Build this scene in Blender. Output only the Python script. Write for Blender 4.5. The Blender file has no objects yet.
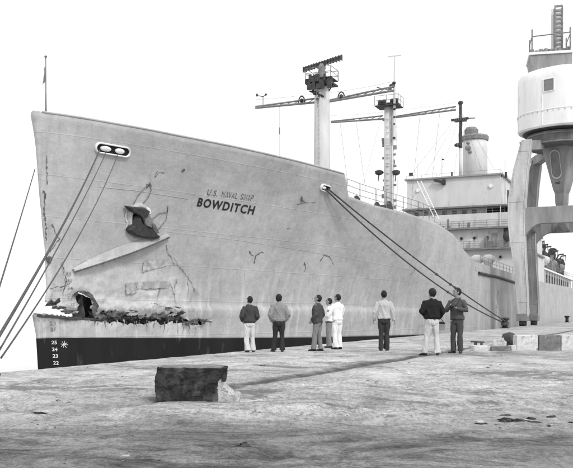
import bpy, bmesh, math, random
from mathutils import Vector, Matrix, noise
random.seed(7)
R = math.radians
scene = bpy.context.scene
col = scene.collection

# ------------------------------------------------------------------ camera, sky, sun, exposure
F, CX, HY, HC = 850.0, 286.5, 316.5, 1.05          # focal length and principal point in photo pixels, eye height
cam = bpy.data.cameras.new('camera')
cam.sensor_width = 36.0
cam.lens = 36.0 * F / 573.0
cam.shift_y = (HY - 234.0) / 573.0
cam.clip_end = 20000
camo = bpy.data.objects.new('camera', cam)
col.objects.link(camo)
camo.location = (0, 0, HC)
camo.rotation_euler = (R(90), 0, 0)
scene.camera = camo

SUN_AZ, SUN_EL = 150.0, 40.0                        # compass degrees from +Y clockwise: behind the camera, to its right
world = bpy.data.worlds.new('World')
scene.world = world
world.use_nodes = True
wn, wl = world.node_tree.nodes, world.node_tree.links
wn.clear()
sky = wn.new('ShaderNodeTexSky')
sky.sky_type = 'NISHITA'
sky.sun_disc = False
sky.sun_elevation = R(SUN_EL)
sky.sun_rotation = R(SUN_AZ)
sky.dust_density = 6.0
sky.air_density = 1.0
bw = wn.new('ShaderNodeRGBToBW')                    # black-and-white film
wmix = wn.new('ShaderNodeMix')
wmix.data_type = 'RGBA'
wmix.inputs['Factor'].default_value = 0.90          # even overcast over a trace of the clear sky
wmix.inputs['B'].default_value = (9.6, 9.6, 9.6, 1)
bg = wn.new('ShaderNodeBackground')
bg.inputs['Strength'].default_value = 0.11
wo = wn.new('ShaderNodeOutputWorld')
wl.new(sky.outputs[0], bw.inputs[0])
wl.new(bw.outputs[0], wmix.inputs['A'])
wl.new(wmix.outputs['Result'], bg.inputs['Color'])
wl.new(bg.outputs[0], wo.inputs[0])

sl = bpy.data.lights.new('sun', 'SUN')
sl.energy = 1.5
sl.angle = R(10)
sl.color = (1, 1, 1)
so = bpy.data.objects.new('sun', sl)
col.objects.link(so)
sv = Vector((math.sin(R(SUN_AZ)) * math.cos(R(SUN_EL)), math.cos(R(SUN_AZ)) * math.cos(R(SUN_EL)), math.sin(R(SUN_EL))))
so.rotation_euler = sv.to_track_quat('Z', 'Y').to_euler()
so.location = sv * 60

scene.view_settings.view_transform = 'Standard'
scene.view_settings.look = 'None'
scene.view_settings.exposure = 0.28
scene.view_settings.gamma = 1.0
scene.view_settings.use_curve_mapping = False
scene.render.engine = 'CYCLES'


# ------------------------------------------------------------------ helpers
def ray(px, py):
    return Vector(((px - CX) / F, 1.0, (HY - py) / F))


def ground_at(px, py, z=0.0):
    d = F * (HC - z) / (py - HY)
    r = ray(px, py) * d
    return Vector((r.x, r.y, z))


def project(p):
    return (p[0] / p[1] * F + CX, HY - (p[2] - HC) / p[1] * F)


def tag(o, label=None, cat=None, group=None, kind=None):
    if label: o['label'] = label
    if cat: o['category'] = cat
    if group: o['group'] = group
    if kind: o['kind'] = kind
    return o


def empty(name, loc=(0, 0, 0), rz=0.0):
    o = bpy.data.objects.new(name, None)
    o.empty_display_size = 0.2
    o.location = loc
    o.rotation_euler = (0, 0, rz)
    col.objects.link(o)
    return o


def link_mesh(name, me, mat=None, parent=None, smooth=False):
    o = bpy.data.objects.new(name, me)
    col.objects.link(o)
    if mat is not None and len(me.materials) == 0:
        me.materials.append(mat)
    if smooth:
        me.polygons.foreach_set('use_smooth', [True] * len(me.polygons))
    if parent is not None:
        o.parent = parent
    return o


def copy_tree(o, parent=None):
    c = o.copy()
    col.objects.link(c)
    c.parent = parent
    for ch in list(o.children):
        copy_tree(ch, c)
    return c


def frame_of(d):
    d = Vector(d).normalized()
    a = Vector((0, 0, 1)) if abs(d.z) < 0.9 else Vector((1, 0, 0))
    x = a.cross(d).normalized()
    return x, d.cross(x).normalized(), d


class MB:
    def __init__(s):
        s.v, s.f = [], []

    def add(s, vs, fs, M=None):
        b = len(s.v)
        for p in vs:
            p = Vector(p)
            s.v.append(M @ p if M else p)
        s.f += [[b + i for i in f] for f in fs]
        return s

    def box(s, x0, x1, y0, y1, z0, z1, M=None):
        vs = [(x, y, z) for z in (z0, z1) for y in (y0, y1) for x in (x0, x1)]
        return s.add(vs, [(0, 2, 3, 1), (4, 5, 7, 6), (0, 1, 5, 4), (2, 6, 7, 3), (0, 4, 6, 2), (1, 3, 7, 5)], M)

    def loft(s, rings, M=None, caps=True, closed=True):
        n = len(rings[0])
        vs = [p for r in rings for p in r]
        fs = []
        for i in range(len(rings) - 1):
            for j in range(n if closed else n - 1):
                k = (j + 1) % n
                fs.append((i * n + j, i * n + k, (i + 1) * n + k, (i + 1) * n + j))
        if caps:
            fs.append(tuple(range(n))[::-1])
            fs.append(tuple((len(rings) - 1) * n + j for j in range(n)))
        return s.add(vs, fs, M)

    def tube(s, pts, r, n=8, M=None, flat=1.0, up=None):
        pts = [Vector(p) for p in pts]
        if not isinstance(r, (list, tuple)):
            r = [r] * len(pts)
        rings = []
        x = y = None
        for i, p in enumerate(pts):
            d = (pts[min(i + 1, len(pts) - 1)] - pts[max(i - 1, 0)])
            if d.length < 1e-9:
                d = Vector((0, 0, 1))
            d.normalize()
            if x is None:
                if up is not None:
                    x = (Vector(up) - d * Vector(up).dot(d)).normalized()
                else:
                    x = frame_of(d)[0]
            else:
                x = (x - d * x.dot(d)).normalized()
            y = d.cross(x)
            rings.append([p + x * (r[i] * math.cos(2 * math.pi * j / n)) + y * (r[i] * flat * math.sin(2 * math.pi * j / n)) for j in range(n)])
        return s.loft(rings, M)

    def bar(s, a, b, w, h=None, M=None):
        h = h or w
        a, b = Vector(a), Vector(b)
        x, y, d = frame_of(b - a)
        rings = [[p + x * sx * w / 2 + y * sy * h / 2 for sx, sy in ((-1, -1), (1, -1), (1, 1), (-1, 1))] for p in (a, b)]
        return s.loft(rings, M)

    def lathe(s, prof, n=24, c=(0, 0, 0), M=None):
        rings = [[(c[0] + r * math.cos(2 * math.pi * j / n), c[1] + r * math.sin(2 * math.pi * j / n), c[2] + z) for j in range(n)] for r, z in prof]
        return s.loft(rings, M)

    def ell(s, c, r, M=None, n=14, m=9):
        rings = []
        for i in range(m + 1):
            a = -math.pi / 2 + math.pi * (i + 0.02 * (1 if i == 0 else -1 if i == m else 0)) / m
            rings.append([(c[0] + r[0] * math.cos(a) * math.cos(2 * math.pi * j / n), c[1] + r[1] * math.cos(a) * math.sin(2 * math.pi * j / n), c[2] + r[2] * math.sin(a)) for j in range(n)])
        return s.loft(rings, M)

    def mesh(s, name):
        me = bpy.data.meshes.new(name)
        me.from_pydata([tuple(p) for p in s.v], [], s.f)
        me.validate()
        me.update()
        return me

    def build(s, name, mat, parent=None, smooth=False, bevel=0.0):
        me = s.mesh(name)
        bm = bmesh.new()
        bm.from_mesh(me)
        bmesh.ops.recalc_face_normals(bm, faces=bm.faces)
        bm.to_mesh(me)
        bm.free()
        o = link_mesh(name, me, mat, parent, smooth)
        if bevel:
            m = o.modifiers.new('bevel', 'BEVEL')
            m.width = bevel
            m.segments = 2
            m.limit_method = 'ANGLE'
        return o


def baked(o):
    dg = bpy.context.evaluated_depsgraph_get()
    me = bpy.data.meshes.new_from_object(o.evaluated_get(dg))
    return me


def nz(p, s=1.0, seed=0.0):
    return noise.noise(Vector((p[0] * s + seed, p[1] * s - seed * 0.7, p[2] * s + seed * 1.3)))


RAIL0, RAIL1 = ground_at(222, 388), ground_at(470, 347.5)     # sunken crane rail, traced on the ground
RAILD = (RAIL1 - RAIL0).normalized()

# ------------------------------------------------------------------ materials (all grey: the photograph is black and white)
def mat(name, v, rough=0.7, var=0.15, scale=2.0, stretch=(1, 1, 1), bump=0.15, bscale=40.0, spec=0.3, metal=0.0, spots=None):
    m = bpy.data.materials.new(name)
    m.use_nodes = True
    nt = m.node_tree
    N, L = nt.nodes, nt.links
    b = N['Principled BSDF']
    b.inputs['Roughness'].default_value = rough
    b.inputs['Specular IOR Level'].default_value = spec
    b.inputs['Metallic'].default_value = metal
    tc = N.new('ShaderNodeTexCoord')
    mp = N.new('ShaderNodeMapping')
    mp.inputs['Scale'].default_value = stretch
    L.new(tc.outputs['Object'], mp.inputs['Vector'])
    n1 = N.new('ShaderNodeTexNoise')
    n1.inputs['Scale'].default_value = scale
    n1.inputs['Detail'].default_value = 8
    n1.inputs['Roughness'].default_value = 0.65
    L.new(mp.outputs[0], n1.inputs['Vector'])
    r1 = N.new('ShaderNodeMapRange')
    r1.inputs['From Min'].default_value = 0.28
    r1.inputs['From Max'].default_value = 0.72
    r1.inputs['To Min'].default_value = v * (1 - var)
    r1.inputs['To Max'].default_value = min(0.92, v * (1 + var))
    L.new(n1.outputs['Fac'], r1.inputs['Value'])
    out = r1.outputs['Result']
    if spots:                                       # (value, scale, threshold, softness)
        n2 = N.new('ShaderNodeTexNoise')
        n2.inputs['Scale'].default_value = spots[1]
        n2.inputs['Detail'].default_value = 6
        n2.inputs['Roughness'].default_value = 0.6
        L.new(mp.outputs[0], n2.inputs['Vector'])
        r2 = N.new('ShaderNodeMapRange')
        r2.inputs['From Min'].default_value = spots[2]
        r2.inputs['From Max'].default_value = spots[2] + spots[3]
        L.new(n2.outputs['Fac'], r2.inputs['Value'])
        mx = N.new('ShaderNodeMix')
        mx.data_type = 'FLOAT'
        L.new(r2.outputs['Result'], mx.inputs['Factor'])
        L.new(out, mx.inputs['A'])
        mx.inputs['B'].default_value = spots[0]
        out = mx.outputs['Result']
    L.new(out, b.inputs['Base Color'])
    if bump:
        nb = N.new('ShaderNodeTexNoise')
        nb.inputs['Scale'].default_value = bscale
        nb.inputs['Detail'].default_value = 4
        L.new(mp.outputs[0], nb.inputs['Vector'])
        bp = N.new('ShaderNodeBump')
        bp.inputs['Strength'].default_value = bump
        bp.inputs['Distance'].default_value = 0.02
        L.new(nb.outputs['Fac'], bp.inputs['Height'])
        L.new(bp.outputs[0], b.inputs['Normal'])
    return m


class G:                                            # tiny node-graph helper
    def __init__(s, m):
        s.N, s.L = m.node_tree.nodes, m.node_tree.links
        s.b = s.N['Principled BSDF']

    def put(s, sock, x):
        if isinstance(x, (int, float, tuple)):
            sock.default_value = x
        else:
            s.L.new(x, sock)

    def noise(s, vec, scale, detail=6, rough=0.6, dist=0.0):
        n = s.N.new('ShaderNodeTexNoise')
        s.L.new(vec, n.inputs['Vector'])
        n.inputs['Scale'].default_value = scale
        n.inputs['Detail'].default_value = detail
        n.inputs['Roughness'].default_value = rough
        n.inputs['Distortion'].default_value = dist
        return n.outputs['Fac']

    def map(s, vec, scale=(1, 1, 1), loc=(0, 0, 0), rot=(0, 0, 0)):
        n = s.N.new('ShaderNodeMapping')
        s.L.new(vec, n.inputs['Vector'])
        n.inputs['Scale'].default_value = scale
        n.inputs['Location'].default_value = loc
        n.inputs['Rotation'].default_value = rot
        return n.outputs[0]

    def rng(s, x, a, b, c=0.0, d=1.0):
        n = s.N.new('ShaderNodeMapRange')
        s.put(n.inputs['Value'], x)
        for k, v in zip(('From Min', 'From Max', 'To Min', 'To Max'), (a, b, c, d)):
            n.inputs[k].default_value = v
        return n.outputs['Result']

    def mix(s, f, a, b):
        n = s.N.new('ShaderNodeMix')
        n.data_type = 'FLOAT'
        s.put(n.inputs['Factor'], f)
        s.put(n.inputs['A'], a)
        s.put(n.inputs['B'], b)
        return n.outputs['Result']

    def m(s, op, a, b=0.0):
        n = s.N.new('ShaderNodeMath')
        n.operation = op
        s.put(n.inputs[0], a)
        s.put(n.inputs[1], b)
        return n.outputs[0]

    def bump(s, h, strength, dist):
        n = s.N.new('ShaderNodeBump')
        n.inputs['Strength'].default_value = strength
        n.inputs['Distance'].default_value = dist
        s.L.new(h, n.inputs['Height'])
        s.L.new(n.outputs[0], s.b.inputs['Normal'])


def hull_material():
    m = bpy.data.materials.new('hull_paint')
    m.use_nodes = True
    g = G(m)
    tc = g.N.new('ShaderNodeTexCoord').outputs['Object']
    sep = g.N.new('ShaderNodeSeparateXYZ')
    g.L.new(tc, sep.inputs[0])
    X, Z = sep.outputs[0], sep.outputs[2]
    big = g.rng(g.noise(tc, 0.30, 7, 0.62), 0.3, 0.7, 0.34, 0.48)
    grain = g.m('MULTIPLY', g.rng(g.noise(tc, 24.0, 2, 0.8), 0.3, 0.7, 0.91, 1.09), g.rng(g.noise(tc, 8.0, 2, 0.8), 0.3, 0.7, 0.95, 1.05))
    fine = g.rng(g.noise(tc, 2.5, 6, 0.70), 0.25, 0.75, 0.88, 1.10)
    c = g.m('MULTIPLY', g.m('MULTIPLY', big, fine), grain)
    st = g.noise(g.map(tc, (2.2, 2.2, 0.10)), 1.0, 5, 0.6)             # rain streaks down the plating
    low = g.rng(Z, 5.5, 1.0)
    c = g.mix(g.m('MULTIPLY', g.rng(st, 0.52, 0.72), g.m('MULTIPLY', low, 0.7)), c, 0.66)
    dk = g.noise(g.map(tc, (3.1, 3.1, 0.16), (7, 0, 3)), 1.0, 5, 0.65)
    c = g.mix(g.m('MULTIPLY', g.rng(dk, 0.55, 0.72), 0.40), c, 0.24)
    # lighter mottled area on the bow above the tear
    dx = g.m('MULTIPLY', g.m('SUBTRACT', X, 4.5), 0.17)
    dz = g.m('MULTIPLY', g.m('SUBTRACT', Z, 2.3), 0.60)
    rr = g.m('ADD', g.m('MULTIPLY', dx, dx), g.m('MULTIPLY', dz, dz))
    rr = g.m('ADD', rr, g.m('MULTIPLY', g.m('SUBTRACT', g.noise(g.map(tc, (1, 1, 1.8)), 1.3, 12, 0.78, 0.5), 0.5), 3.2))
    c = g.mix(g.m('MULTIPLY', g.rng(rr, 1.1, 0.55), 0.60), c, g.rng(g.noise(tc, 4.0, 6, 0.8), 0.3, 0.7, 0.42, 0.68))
    # soot and rubbed rust along the tear
    tz = g.m('MULTIPLY', g.m('SUBTRACT', Z, 1.15), 2.0)
    tr_ = g.m('ADD', g.m('MULTIPLY', tz, tz), g.m('MULTIPLY', g.m('SUBTRACT', g.noise(g.map(tc, (1, 1, 0.5)), 2.2, 7, 0.75), 0.5), 3.4))
    c = g.mix(g.m('MULTIPLY', g.m('MULTIPLY', g.rng(tr_, 0.75, 0.1), g.rng(X, 13.5, 10.0)), 0.65), c, 0.16)
    # plate edges
    br = g.N.new('ShaderNodeTexBrick')
    sw = g.N.new('ShaderNodeCombineXYZ')
    g.L.new(X, sw.inputs[0])
    g.L.new(Z, sw.inputs[1])
    g.L.new(sw.outputs[0], br.inputs['Vector'])
    br.inputs['Scale'].default_value = 1.0
    br.inputs['Brick Width'].default_value = 7.3
    br.inputs['Row Height'].default_value = 1.95
    br.inputs['Mortar Size'].default_value = 0.03
    br.inputs['Mortar Smooth'].default_value = 0.6
    seam = br.outputs['Fac']
    c = g.mix(g.m('MULTIPLY', seam, g.rng(g.noise(tc, 0.6), 0.38, 0.62, 0.02, 0.30)), c, 0.62)
    rust = g.rng(g.noise(tc, 1.3, 9, 0.72, 0.4), 0.66, 0.72)
    c = g.mix(g.m('MULTIPLY', rust, 0.55), c, 0.17)
    chip = g.rng(g.noise(tc, 9.0, 5, 0.6), 0.72, 0.76)
    c = g.mix(g.m('MULTIPLY', chip, 0.5), c, 0.15)
    g.L.new(c, g.b.inputs['Base Color'])
    g.b.inputs['Roughness'].default_value = 0.62
    g.b.inputs['Specular IOR Level'].default_value = 0.25
    h = g.m('ADD', g.m('MULTIPLY', g.noise(g.map(tc, (1, 1, 1.4)), 0.9, 4, 0.5), 1.0), g.m('MULTIPLY', seam, 0.12))
    h = g.m('ADD', h, g.m('MULTIPLY', g.noise(tc, 14.0, 4), 0.06))
    fr = g.m('ABSOLUTE', g.m('SINE', g.m('MULTIPLY', X, math.pi / 0.86)))      # plating dished in between the frames
    h = g.m('SUBTRACT', h, g.m('MULTIPLY', fr, g.rng(g.noise(tc, 0.25, 4), 0.35, 0.65, 0.0, 0.22)))
    g.bump(h, 0.75, 0.12)
    return m


def ground_material():
    m = bpy.data.materials.new('quay_concrete')
    m.use_nodes = True
    g = G(m)
    tc = g.N.new('ShaderNodeTexCoord').outputs['Object']
    sep = g.N.new('ShaderNodeSeparateXYZ')
    g.L.new(tc, sep.inputs[0])
    X, Y = sep.outputs[0], sep.outputs[1]
    rot = g.map(tc, (0.85, 0.80, 1), rot=(0, 0, R(-20)))
    big = g.rng(g.noise(rot, 0.22, 7, 0.62, 0.4), 0.32, 0.68, 0.42, 0.66)
    mid = g.rng(g.noise(rot, 1.1, 8, 0.80, 0.8), 0.34, 0.66, 0.50, 1.28)
    fine = g.rng(g.noise(g.map(tc, (1, 0.35, 1)), 14.0, 5, 0.85), 0.30, 0.70, 0.55, 1.30)
    grain = g.rng(g.noise(g.map(tc, (1, 0.42, 1)), 60.0, 5, 0.85), 0.30, 0.70, 0.55, 1.42)
    grain2 = g.rng(g.noise(g.map(tc, (1, 0.40, 1), (5, 5, 0)), 19.0, 6, 0.85), 0.32, 0.68, 0.66, 1.30)
    c = g.m('MULTIPLY', g.m('MULTIPLY', g.m('MULTIPLY', big, mid), fine), g.m('MULTIPLY', grain, grain2))
    st = g.rng(g.noise(g.map(rot, (1, 0.8, 1), (11, 5, 0)), 0.42, 8, 0.80, 1.0), 0.545, 0.585)   # oil and damp stains
    c = g.mix(g.m('MULTIPLY', st, 0.72), c, g.m('MULTIPLY', 0.13, grain))
    sm2 = g.rng(g.noise(g.map(tc, (1, 0.45, 1), (2, 9, 0)), 2.4, 7, 0.8, 0.8), 0.60, 0.64)
    c = g.mix(g.m('MULTIPLY', sm2, 0.65), c, 0.10)
    pale = g.rng(g.noise(g.map(rot, (1, 0.7, 1), (3, 21, 0)), 0.7, 8, 0.80, 0.8), 0.54, 0.60)   # chalky dust
    c = g.mix(g.m('MULTIPLY', pale, 0.55), c, 0.68)
    vo = g.N.new('ShaderNodeTexVoronoi')                 # cracks
    vo.feature = 'DISTANCE_TO_EDGE'
    vo.inputs['Scale'].default_value = 0.55
    wv = g.N.new('ShaderNodeVectorMath')
    wv.operation = 'ADD'
    nzc = g.N.new('ShaderNodeTexNoise')
    nzc.inputs['Scale'].default_value = 1.4
    nzc.inputs['Detail'].default_value = 8
    g.L.new(tc, nzc.inputs['Vector'])
    g.L.new(tc, wv.inputs[0])
    g.L.new(nzc.outputs['Color'], wv.inputs[1])
    g.L.new(wv.outputs[0], vo.inputs['Vector'])
    crack = g.m('MULTIPLY', g.rng(vo.outputs['Distance'], 0.022, 0.004), g.rng(g.noise(tc, 0.35, 5), 0.46, 0.56))
    c = g.mix(g.m('MULTIPLY', crack, 0.42), c, 0.06)
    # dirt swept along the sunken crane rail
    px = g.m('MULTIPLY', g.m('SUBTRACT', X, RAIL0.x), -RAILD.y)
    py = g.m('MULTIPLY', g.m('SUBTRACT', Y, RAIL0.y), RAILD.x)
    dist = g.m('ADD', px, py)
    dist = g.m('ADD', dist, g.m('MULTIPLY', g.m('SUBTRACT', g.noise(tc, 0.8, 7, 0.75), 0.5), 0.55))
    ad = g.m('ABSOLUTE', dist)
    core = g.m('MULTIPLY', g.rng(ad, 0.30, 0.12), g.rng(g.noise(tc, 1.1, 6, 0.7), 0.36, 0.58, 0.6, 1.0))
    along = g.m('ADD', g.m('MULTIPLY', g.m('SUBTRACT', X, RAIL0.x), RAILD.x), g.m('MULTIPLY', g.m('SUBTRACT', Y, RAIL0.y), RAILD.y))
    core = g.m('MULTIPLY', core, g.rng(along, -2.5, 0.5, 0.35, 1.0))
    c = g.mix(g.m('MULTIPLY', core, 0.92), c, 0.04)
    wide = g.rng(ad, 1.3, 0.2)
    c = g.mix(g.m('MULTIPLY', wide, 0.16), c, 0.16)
    # damp mud in the nearest few metres
    edge = g.m('ADD', Y, g.m('MULTIPLY', g.m('SUBTRACT', g.noise(g.map(tc, (0.6, 1, 1)), 0.7, 8, 0.7), 0.5), 3.0))
    near = g.rng(edge, 9.3, 7.3)
    mud = g.rng(g.noise(g.map(tc, (0.55, 0.9, 1), (4, 2, 0)), 1.3, 8, 0.80, 0.9), 0.42, 0.58, 0.025, 0.25)
    c = g.mix(g.m('MULTIPLY', near, 0.86), c, g.m('MULTIPLY', mud, g.m('MULTIPLY', grain, grain2)))
    specks = g.rng(g.noise(tc, 7.0, 4, 0.6), 0.66, 0.72)
    c = g.mix(g.m('MULTIPLY', specks, 0.6), c, 0.09)
    g.L.new(c, g.b.inputs['Base Color'])
    g.b.inputs['Roughness'].default_value = 0.9
    g.b.inputs['Specular IOR Level'].default_value = 0.15
    h = g.m('ADD', g.m('MULTIPLY', g.noise(rot, 2.2, 8, 0.80, 0.6), 1.0), g.m('MULTIPLY', g.noise(tc, 24.0, 6, 0.7), 0.30))
    g.bump(g.m('SUBTRACT', h, g.m('MULTIPLY', crack, 0.3)), 0.8, 0.08)
    return m


def water_material():
    m = bpy.data.materials.new('harbour_water')
    m.use_nodes = True
    g = G(m)
    tc = g.N.new('ShaderNodeTexCoord').outputs['Object']
    g.b.inputs['Base Color'].default_value = (0.42, 0.42, 0.42, 1)
    g.b.inputs['Roughness'].default_value = 0.08
    g.b.inputs['IOR'].default_value = 1.9
    g.bump(g.noise(tc, 0.8, 4), 0.08, 0.1)
    return m


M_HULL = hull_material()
M_BOOT = mat('boot_topping_black', 0.009, 0.8, 0.5, 0.8, (1, 1, 0.25), 0.2, 20, spots=(0.05, 2.2, 0.62, 0.1))
M_DECK = mat('deck_grey', 0.30)
M_HOUSE = mat('superstructure_paint', 0.58, 0.6, 0.12, 0.7, (1, 1, 0.35), 0.1, 12, spots=(0.30, 1.1, 0.62, 0.12))
M_MAST = mat('mast_paint', 0.62, 0.6, 0.15, 1.4, (1, 1, 0.3), 0.1, 12, spots=(0.26, 2.0, 0.64, 0.1))
M_YARD = mat('yard_grey', 0.22, 0.6, 0.4, 3)
M_GEAR = mat('dark_gear', 0.05, 0.6, 0.5, 4)
M_BLACK = mat('black_opening', 0.012, 0.8, 0.3, 4)
M_WHITE = mat('white_paint', 0.78, 0.5, 0.12, 3)
M_LETTER = mat('black_lettering', 0.02, 0.6, 0.6, 6)
M_FADED = mat('faded_lettering', 0.12, 0.7, 0.5, 9, spots=(0.42, 7.0, 0.53, 0.05))
M_MARK = mat('white_marks', 0.70, 0.6, 0.3, 8, spots=(0.2, 12.0, 0.60, 0.06))
M_PATCH = mat('primer_patch', 0.33, 0.7, 0.25, 2, spots=(0.48, 2.6, 0.50, 0.12))
M_RUST_SHADE = mat('rust_scuff_shade', 0.11, 0.85, 0.6, 5)  # rust and scuffs; also the shadow line under the buckled plate
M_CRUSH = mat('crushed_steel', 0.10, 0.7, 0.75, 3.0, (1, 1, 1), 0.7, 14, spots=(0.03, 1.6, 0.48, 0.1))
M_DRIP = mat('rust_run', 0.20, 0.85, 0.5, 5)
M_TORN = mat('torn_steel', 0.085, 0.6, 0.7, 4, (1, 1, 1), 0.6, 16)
M_BRIGHTSTEEL = mat('scraped_and_highlit_steel', 0.74, 0.45, 0.18, 3, (1, 1, 1), 0.2, 18)  # scraped metal; also the highlight painted along the curled plate
M_ROPE = mat('mooring_rope', 0.085, 0.9, 0.5, 8, (1, 1, 1), 0.6, 60)
M_IRON = mat('cast_iron', 0.04, 0.7, 0.5, 5)
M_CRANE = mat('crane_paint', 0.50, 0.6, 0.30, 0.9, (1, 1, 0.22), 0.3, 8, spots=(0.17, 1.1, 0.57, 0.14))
M_CAB = mat('crane_cab_white', 0.84, 0.6, 0.10, 0.9, (1, 1, 0.22), 0.12, 8, spots=(0.55, 1.2, 0.60, 0.14))
M_CRANE_SHADE = mat('crane_paint_shade_grey', 0.27, 0.6, 0.35, 0.9, (1, 1, 0.22), 0.3, 8, spots=(0.13, 1.1, 0.57, 0.14))  # darker copy of crane paint; shade on far legs and beams put into colour
M_RING = mat('crane_ring_shaded', 0.12, 0.6, 0.4, 1.5, (1, 1, 0.3))  # ring darkened to carry the shade beneath the cab
M_CRANEDARK = mat('crane_dark_steel', 0.20, 0.6, 0.3, 1.5)
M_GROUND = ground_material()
M_WATER = water_material()
M_CONC = mat('concrete_edge', 0.40, 0.9, 0.3, 1.2, (1, 1, 1), 0.6, 14, spots=(0.18, 1.6, 0.58, 0.1))
M_TAR = mat('tarred_concrete', 0.032, 0.9, 0.8, 9, (1, 1, 1), 1.0, 30, spec=0.1, spots=(0.10, 5.0, 0.48, 0.2))
M_FRESH = mat('broken_concrete', 0.47, 0.95, 0.40, 14, (1, 1, 1), 1.0, 45, spots=(0.2, 16.0, 0.57, 0.1))
M_KERBW = mat('kerb_white', 0.58, 0.85, 0.28, 7, (1, 1, 1), 0.6, 20, spots=(0.22, 5.0, 0.56, 0.09))
M_KERBG = mat('kerb_grey', 0.17, 0.85, 0.45, 7, (1, 1, 1), 0.6, 20, spots=(0.34, 5.0, 0.57, 0.09))
M_WOOD = mat('weathered_board', 0.07, 0.9, 0.4, 6)
M_DIRT = mat('trodden_dirt', 0.13, 0.95, 0.5, 3.0, (0.6, 1.4, 1), 0.9, 25)
M_STONE = mat('stone_chips', 0.14, 0.95, 0.8, 3.0)
M_STONE2 = mat('pale_rubble', 0.42, 0.95, 0.4, 6, (1, 1, 1), 0.8, 25)

# ------------------------------------------------------------------ the quay and the water
P0 = ground_at(240, 351)                            # a point on the quay edge
QV = ray(634, HY)
QD = Vector((QV.x, QV.y, 0)).normalized()           # along the quay, away from the camera
QN = Vector((-QD.y, QD.x, 0))                       # towards the water
GE = 0.012


def quay(a, b, z=0.0):                              # a metres along the edge from P0, b metres inland
    p = P0 + QD * a - QN * b
    return Vector((p.x, p.y, z))


def ground_z(x, y):
    p = Vector((x, y, 0))
    w = max(0.0, min(1.0, ((p - P0).dot(-QN) - 0.3) / 1.5))
    if w == 0.0 or y > 60: return 0.0
    q = p - RAIL0
    dr = abs(-q.x * RAILD.y + q.y * RAILD.x + 0.12 * nz((x, y, 0), 0.8, 5))
    groove = -0.045 * math.exp(-(dr / 0.14) ** 2)
    near = max(0.12, min(1.0, (21 - y) / 10))
    h = 0.030 * nz((x * 0.6, y * 1.1, 0), 1.0, 3.1) + 0.016 * nz((x, y, 0), 2.7, 8.0)
    h += 0.013 * (0.35 - abs(nz((x, y * 1.2, 0), 4.1, 2.0))) + 0.006 * nz((x, y, 0), 9.0, 6.0)
    rub = max(0.0, nz((x * 0.8, y, 0), 0.55, 14.0) - 0.05)            # broken-up areas
    h += rub * 0.06 * nz((x, y, 0), 6.0, 4.0)
    return w * (h * near + groove)


def build_quay():
    v, f = [], []
    bs = [0.0, 0.12, 0.3, 0.5]
    while bs[-1] < 13.5:
        bs.append(bs[-1] + 0.055)
    while bs[-1] < 30:
        bs.append(bs[-1] + 0.3)
    bs += [34, 42, 60, 100, 180, 400, 900]
    as_ = [-300, -120, -60, -40]
    a = -32.0
    while a < 12:
        as_.append(a)
        a += 0.4 if a < -24 else 0.055 if a < 0 else 0.12
    as_ += [13, 14.5, 16, 18, 20, 24, 30, 40, 55, 80, 120, 180, 260, 400, 700, 1500]
    nb = len(bs)
    for a in as_:
        for b in bs:
            p = quay(a, b)
            if b == 0.0:
                p = quay(a, 0.05 * nz((a, 0, 0), 0.9, 4) + 0.03 * nz((a, 0, 0), 3.1, 9))
            p.z = ground_z(p.x, p.y)
            if b < 0.2:
                p.z += 0.012 * nz((a, b, 0), 2.2, 1) - (0.02 if b == 0 else 0)
            v.append(p)
    for i in range(len(as_) - 1):
        for j in range(nb - 1):
            f.append((i * nb + j, i * nb + j + 1, (i + 1) * nb + j + 1, (i + 1) * nb + j))
    me = bpy.data.meshes.new('quay')
    me.from_pydata([tuple(p) for p in v], [], f)
    bm = bmesh.new()
    bm.from_mesh(me)
    bmesh.ops.recalc_face_normals(bm, faces=bm.faces)
    if sum(fc.normal.z for fc in bm.faces) < 0:
        bmesh.ops.reverse_faces(bm, faces=bm.faces)
    bm.to_mesh(me)
    bm.free()
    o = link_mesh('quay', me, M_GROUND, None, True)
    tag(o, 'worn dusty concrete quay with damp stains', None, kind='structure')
    w = MB()
    n = 40
    top, bot = [], []
    for i in range(n + 1):
        a = -300 + 1800 * (i / n)
        top.append(quay(a, 0.16, -0.05))
        bot.append(quay(a, 0.16, -8))
    w.loft([top, bot], caps=False, closed=False)
    q = w.build('quay_wall', M_CONC, o)
    return o


quay_o = build_quay()
wm = MB()
wm.add([(-6000, -3000, -2.6), (6000, -3000, -2.6), (6000, 12000, -2.6), (-6000, 12000, -2.6)], [(0, 1, 2, 3)])
tag(wm.build('water', M_WATER), 'pale harbour water beside the quay', None, kind='structure')

# ------------------------------------------------------------------ the ship: frame and hull surface
SV = ray(664, HY)
SD = Vector((SV.x, SV.y, 0)).normalized()           # from stem to stern
rs = ray(33, HY)
rs.z = 0
CO = 15.0
STEM = rs * ((CO + P0.dot(QN)) / rs.dot(QN))
STEM.z = 0
ANG = math.atan2(SD.y, SD.x)
ship = empty('ship', STEM, ANG)
tag(ship, 'grey steel ship with torn crumpled bow moored along the quay', 'ship')
MS = Matrix.Translation(STEM) @ Matrix.Rotation(ANG, 4, 'Z')
MSI = MS.inverted()
L_SHIP = 196.0
CAMP = Vector((0, 0, HC))


def sm(x):
    x = max(0.0, min(1.0, x))
    return x * x * (3 - 2 * x)


def lerp_tab(t, x):
    if x <= t[0][0]: return t[0][1]
    for (a, b), (c, d) in zip(t, t[1:]):
        if x <= c:
            return b + (d - b) * (x - a) / (c - a)
    return t[-1][1]


STEM_TAB = [(-4, 0.9), (-1.6, 0.38), (0.2, 0.22), (1.18, -0.05), (1.45, 0.05), (1.75, 0.85), (2.3, 0.95), (4.3, 0.82), (6.5, 0.50), (10.9, 0.0), (14, -0.2)]


def s_stem(z):
    return lerp_tab(STEM_TAB, z)


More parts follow.
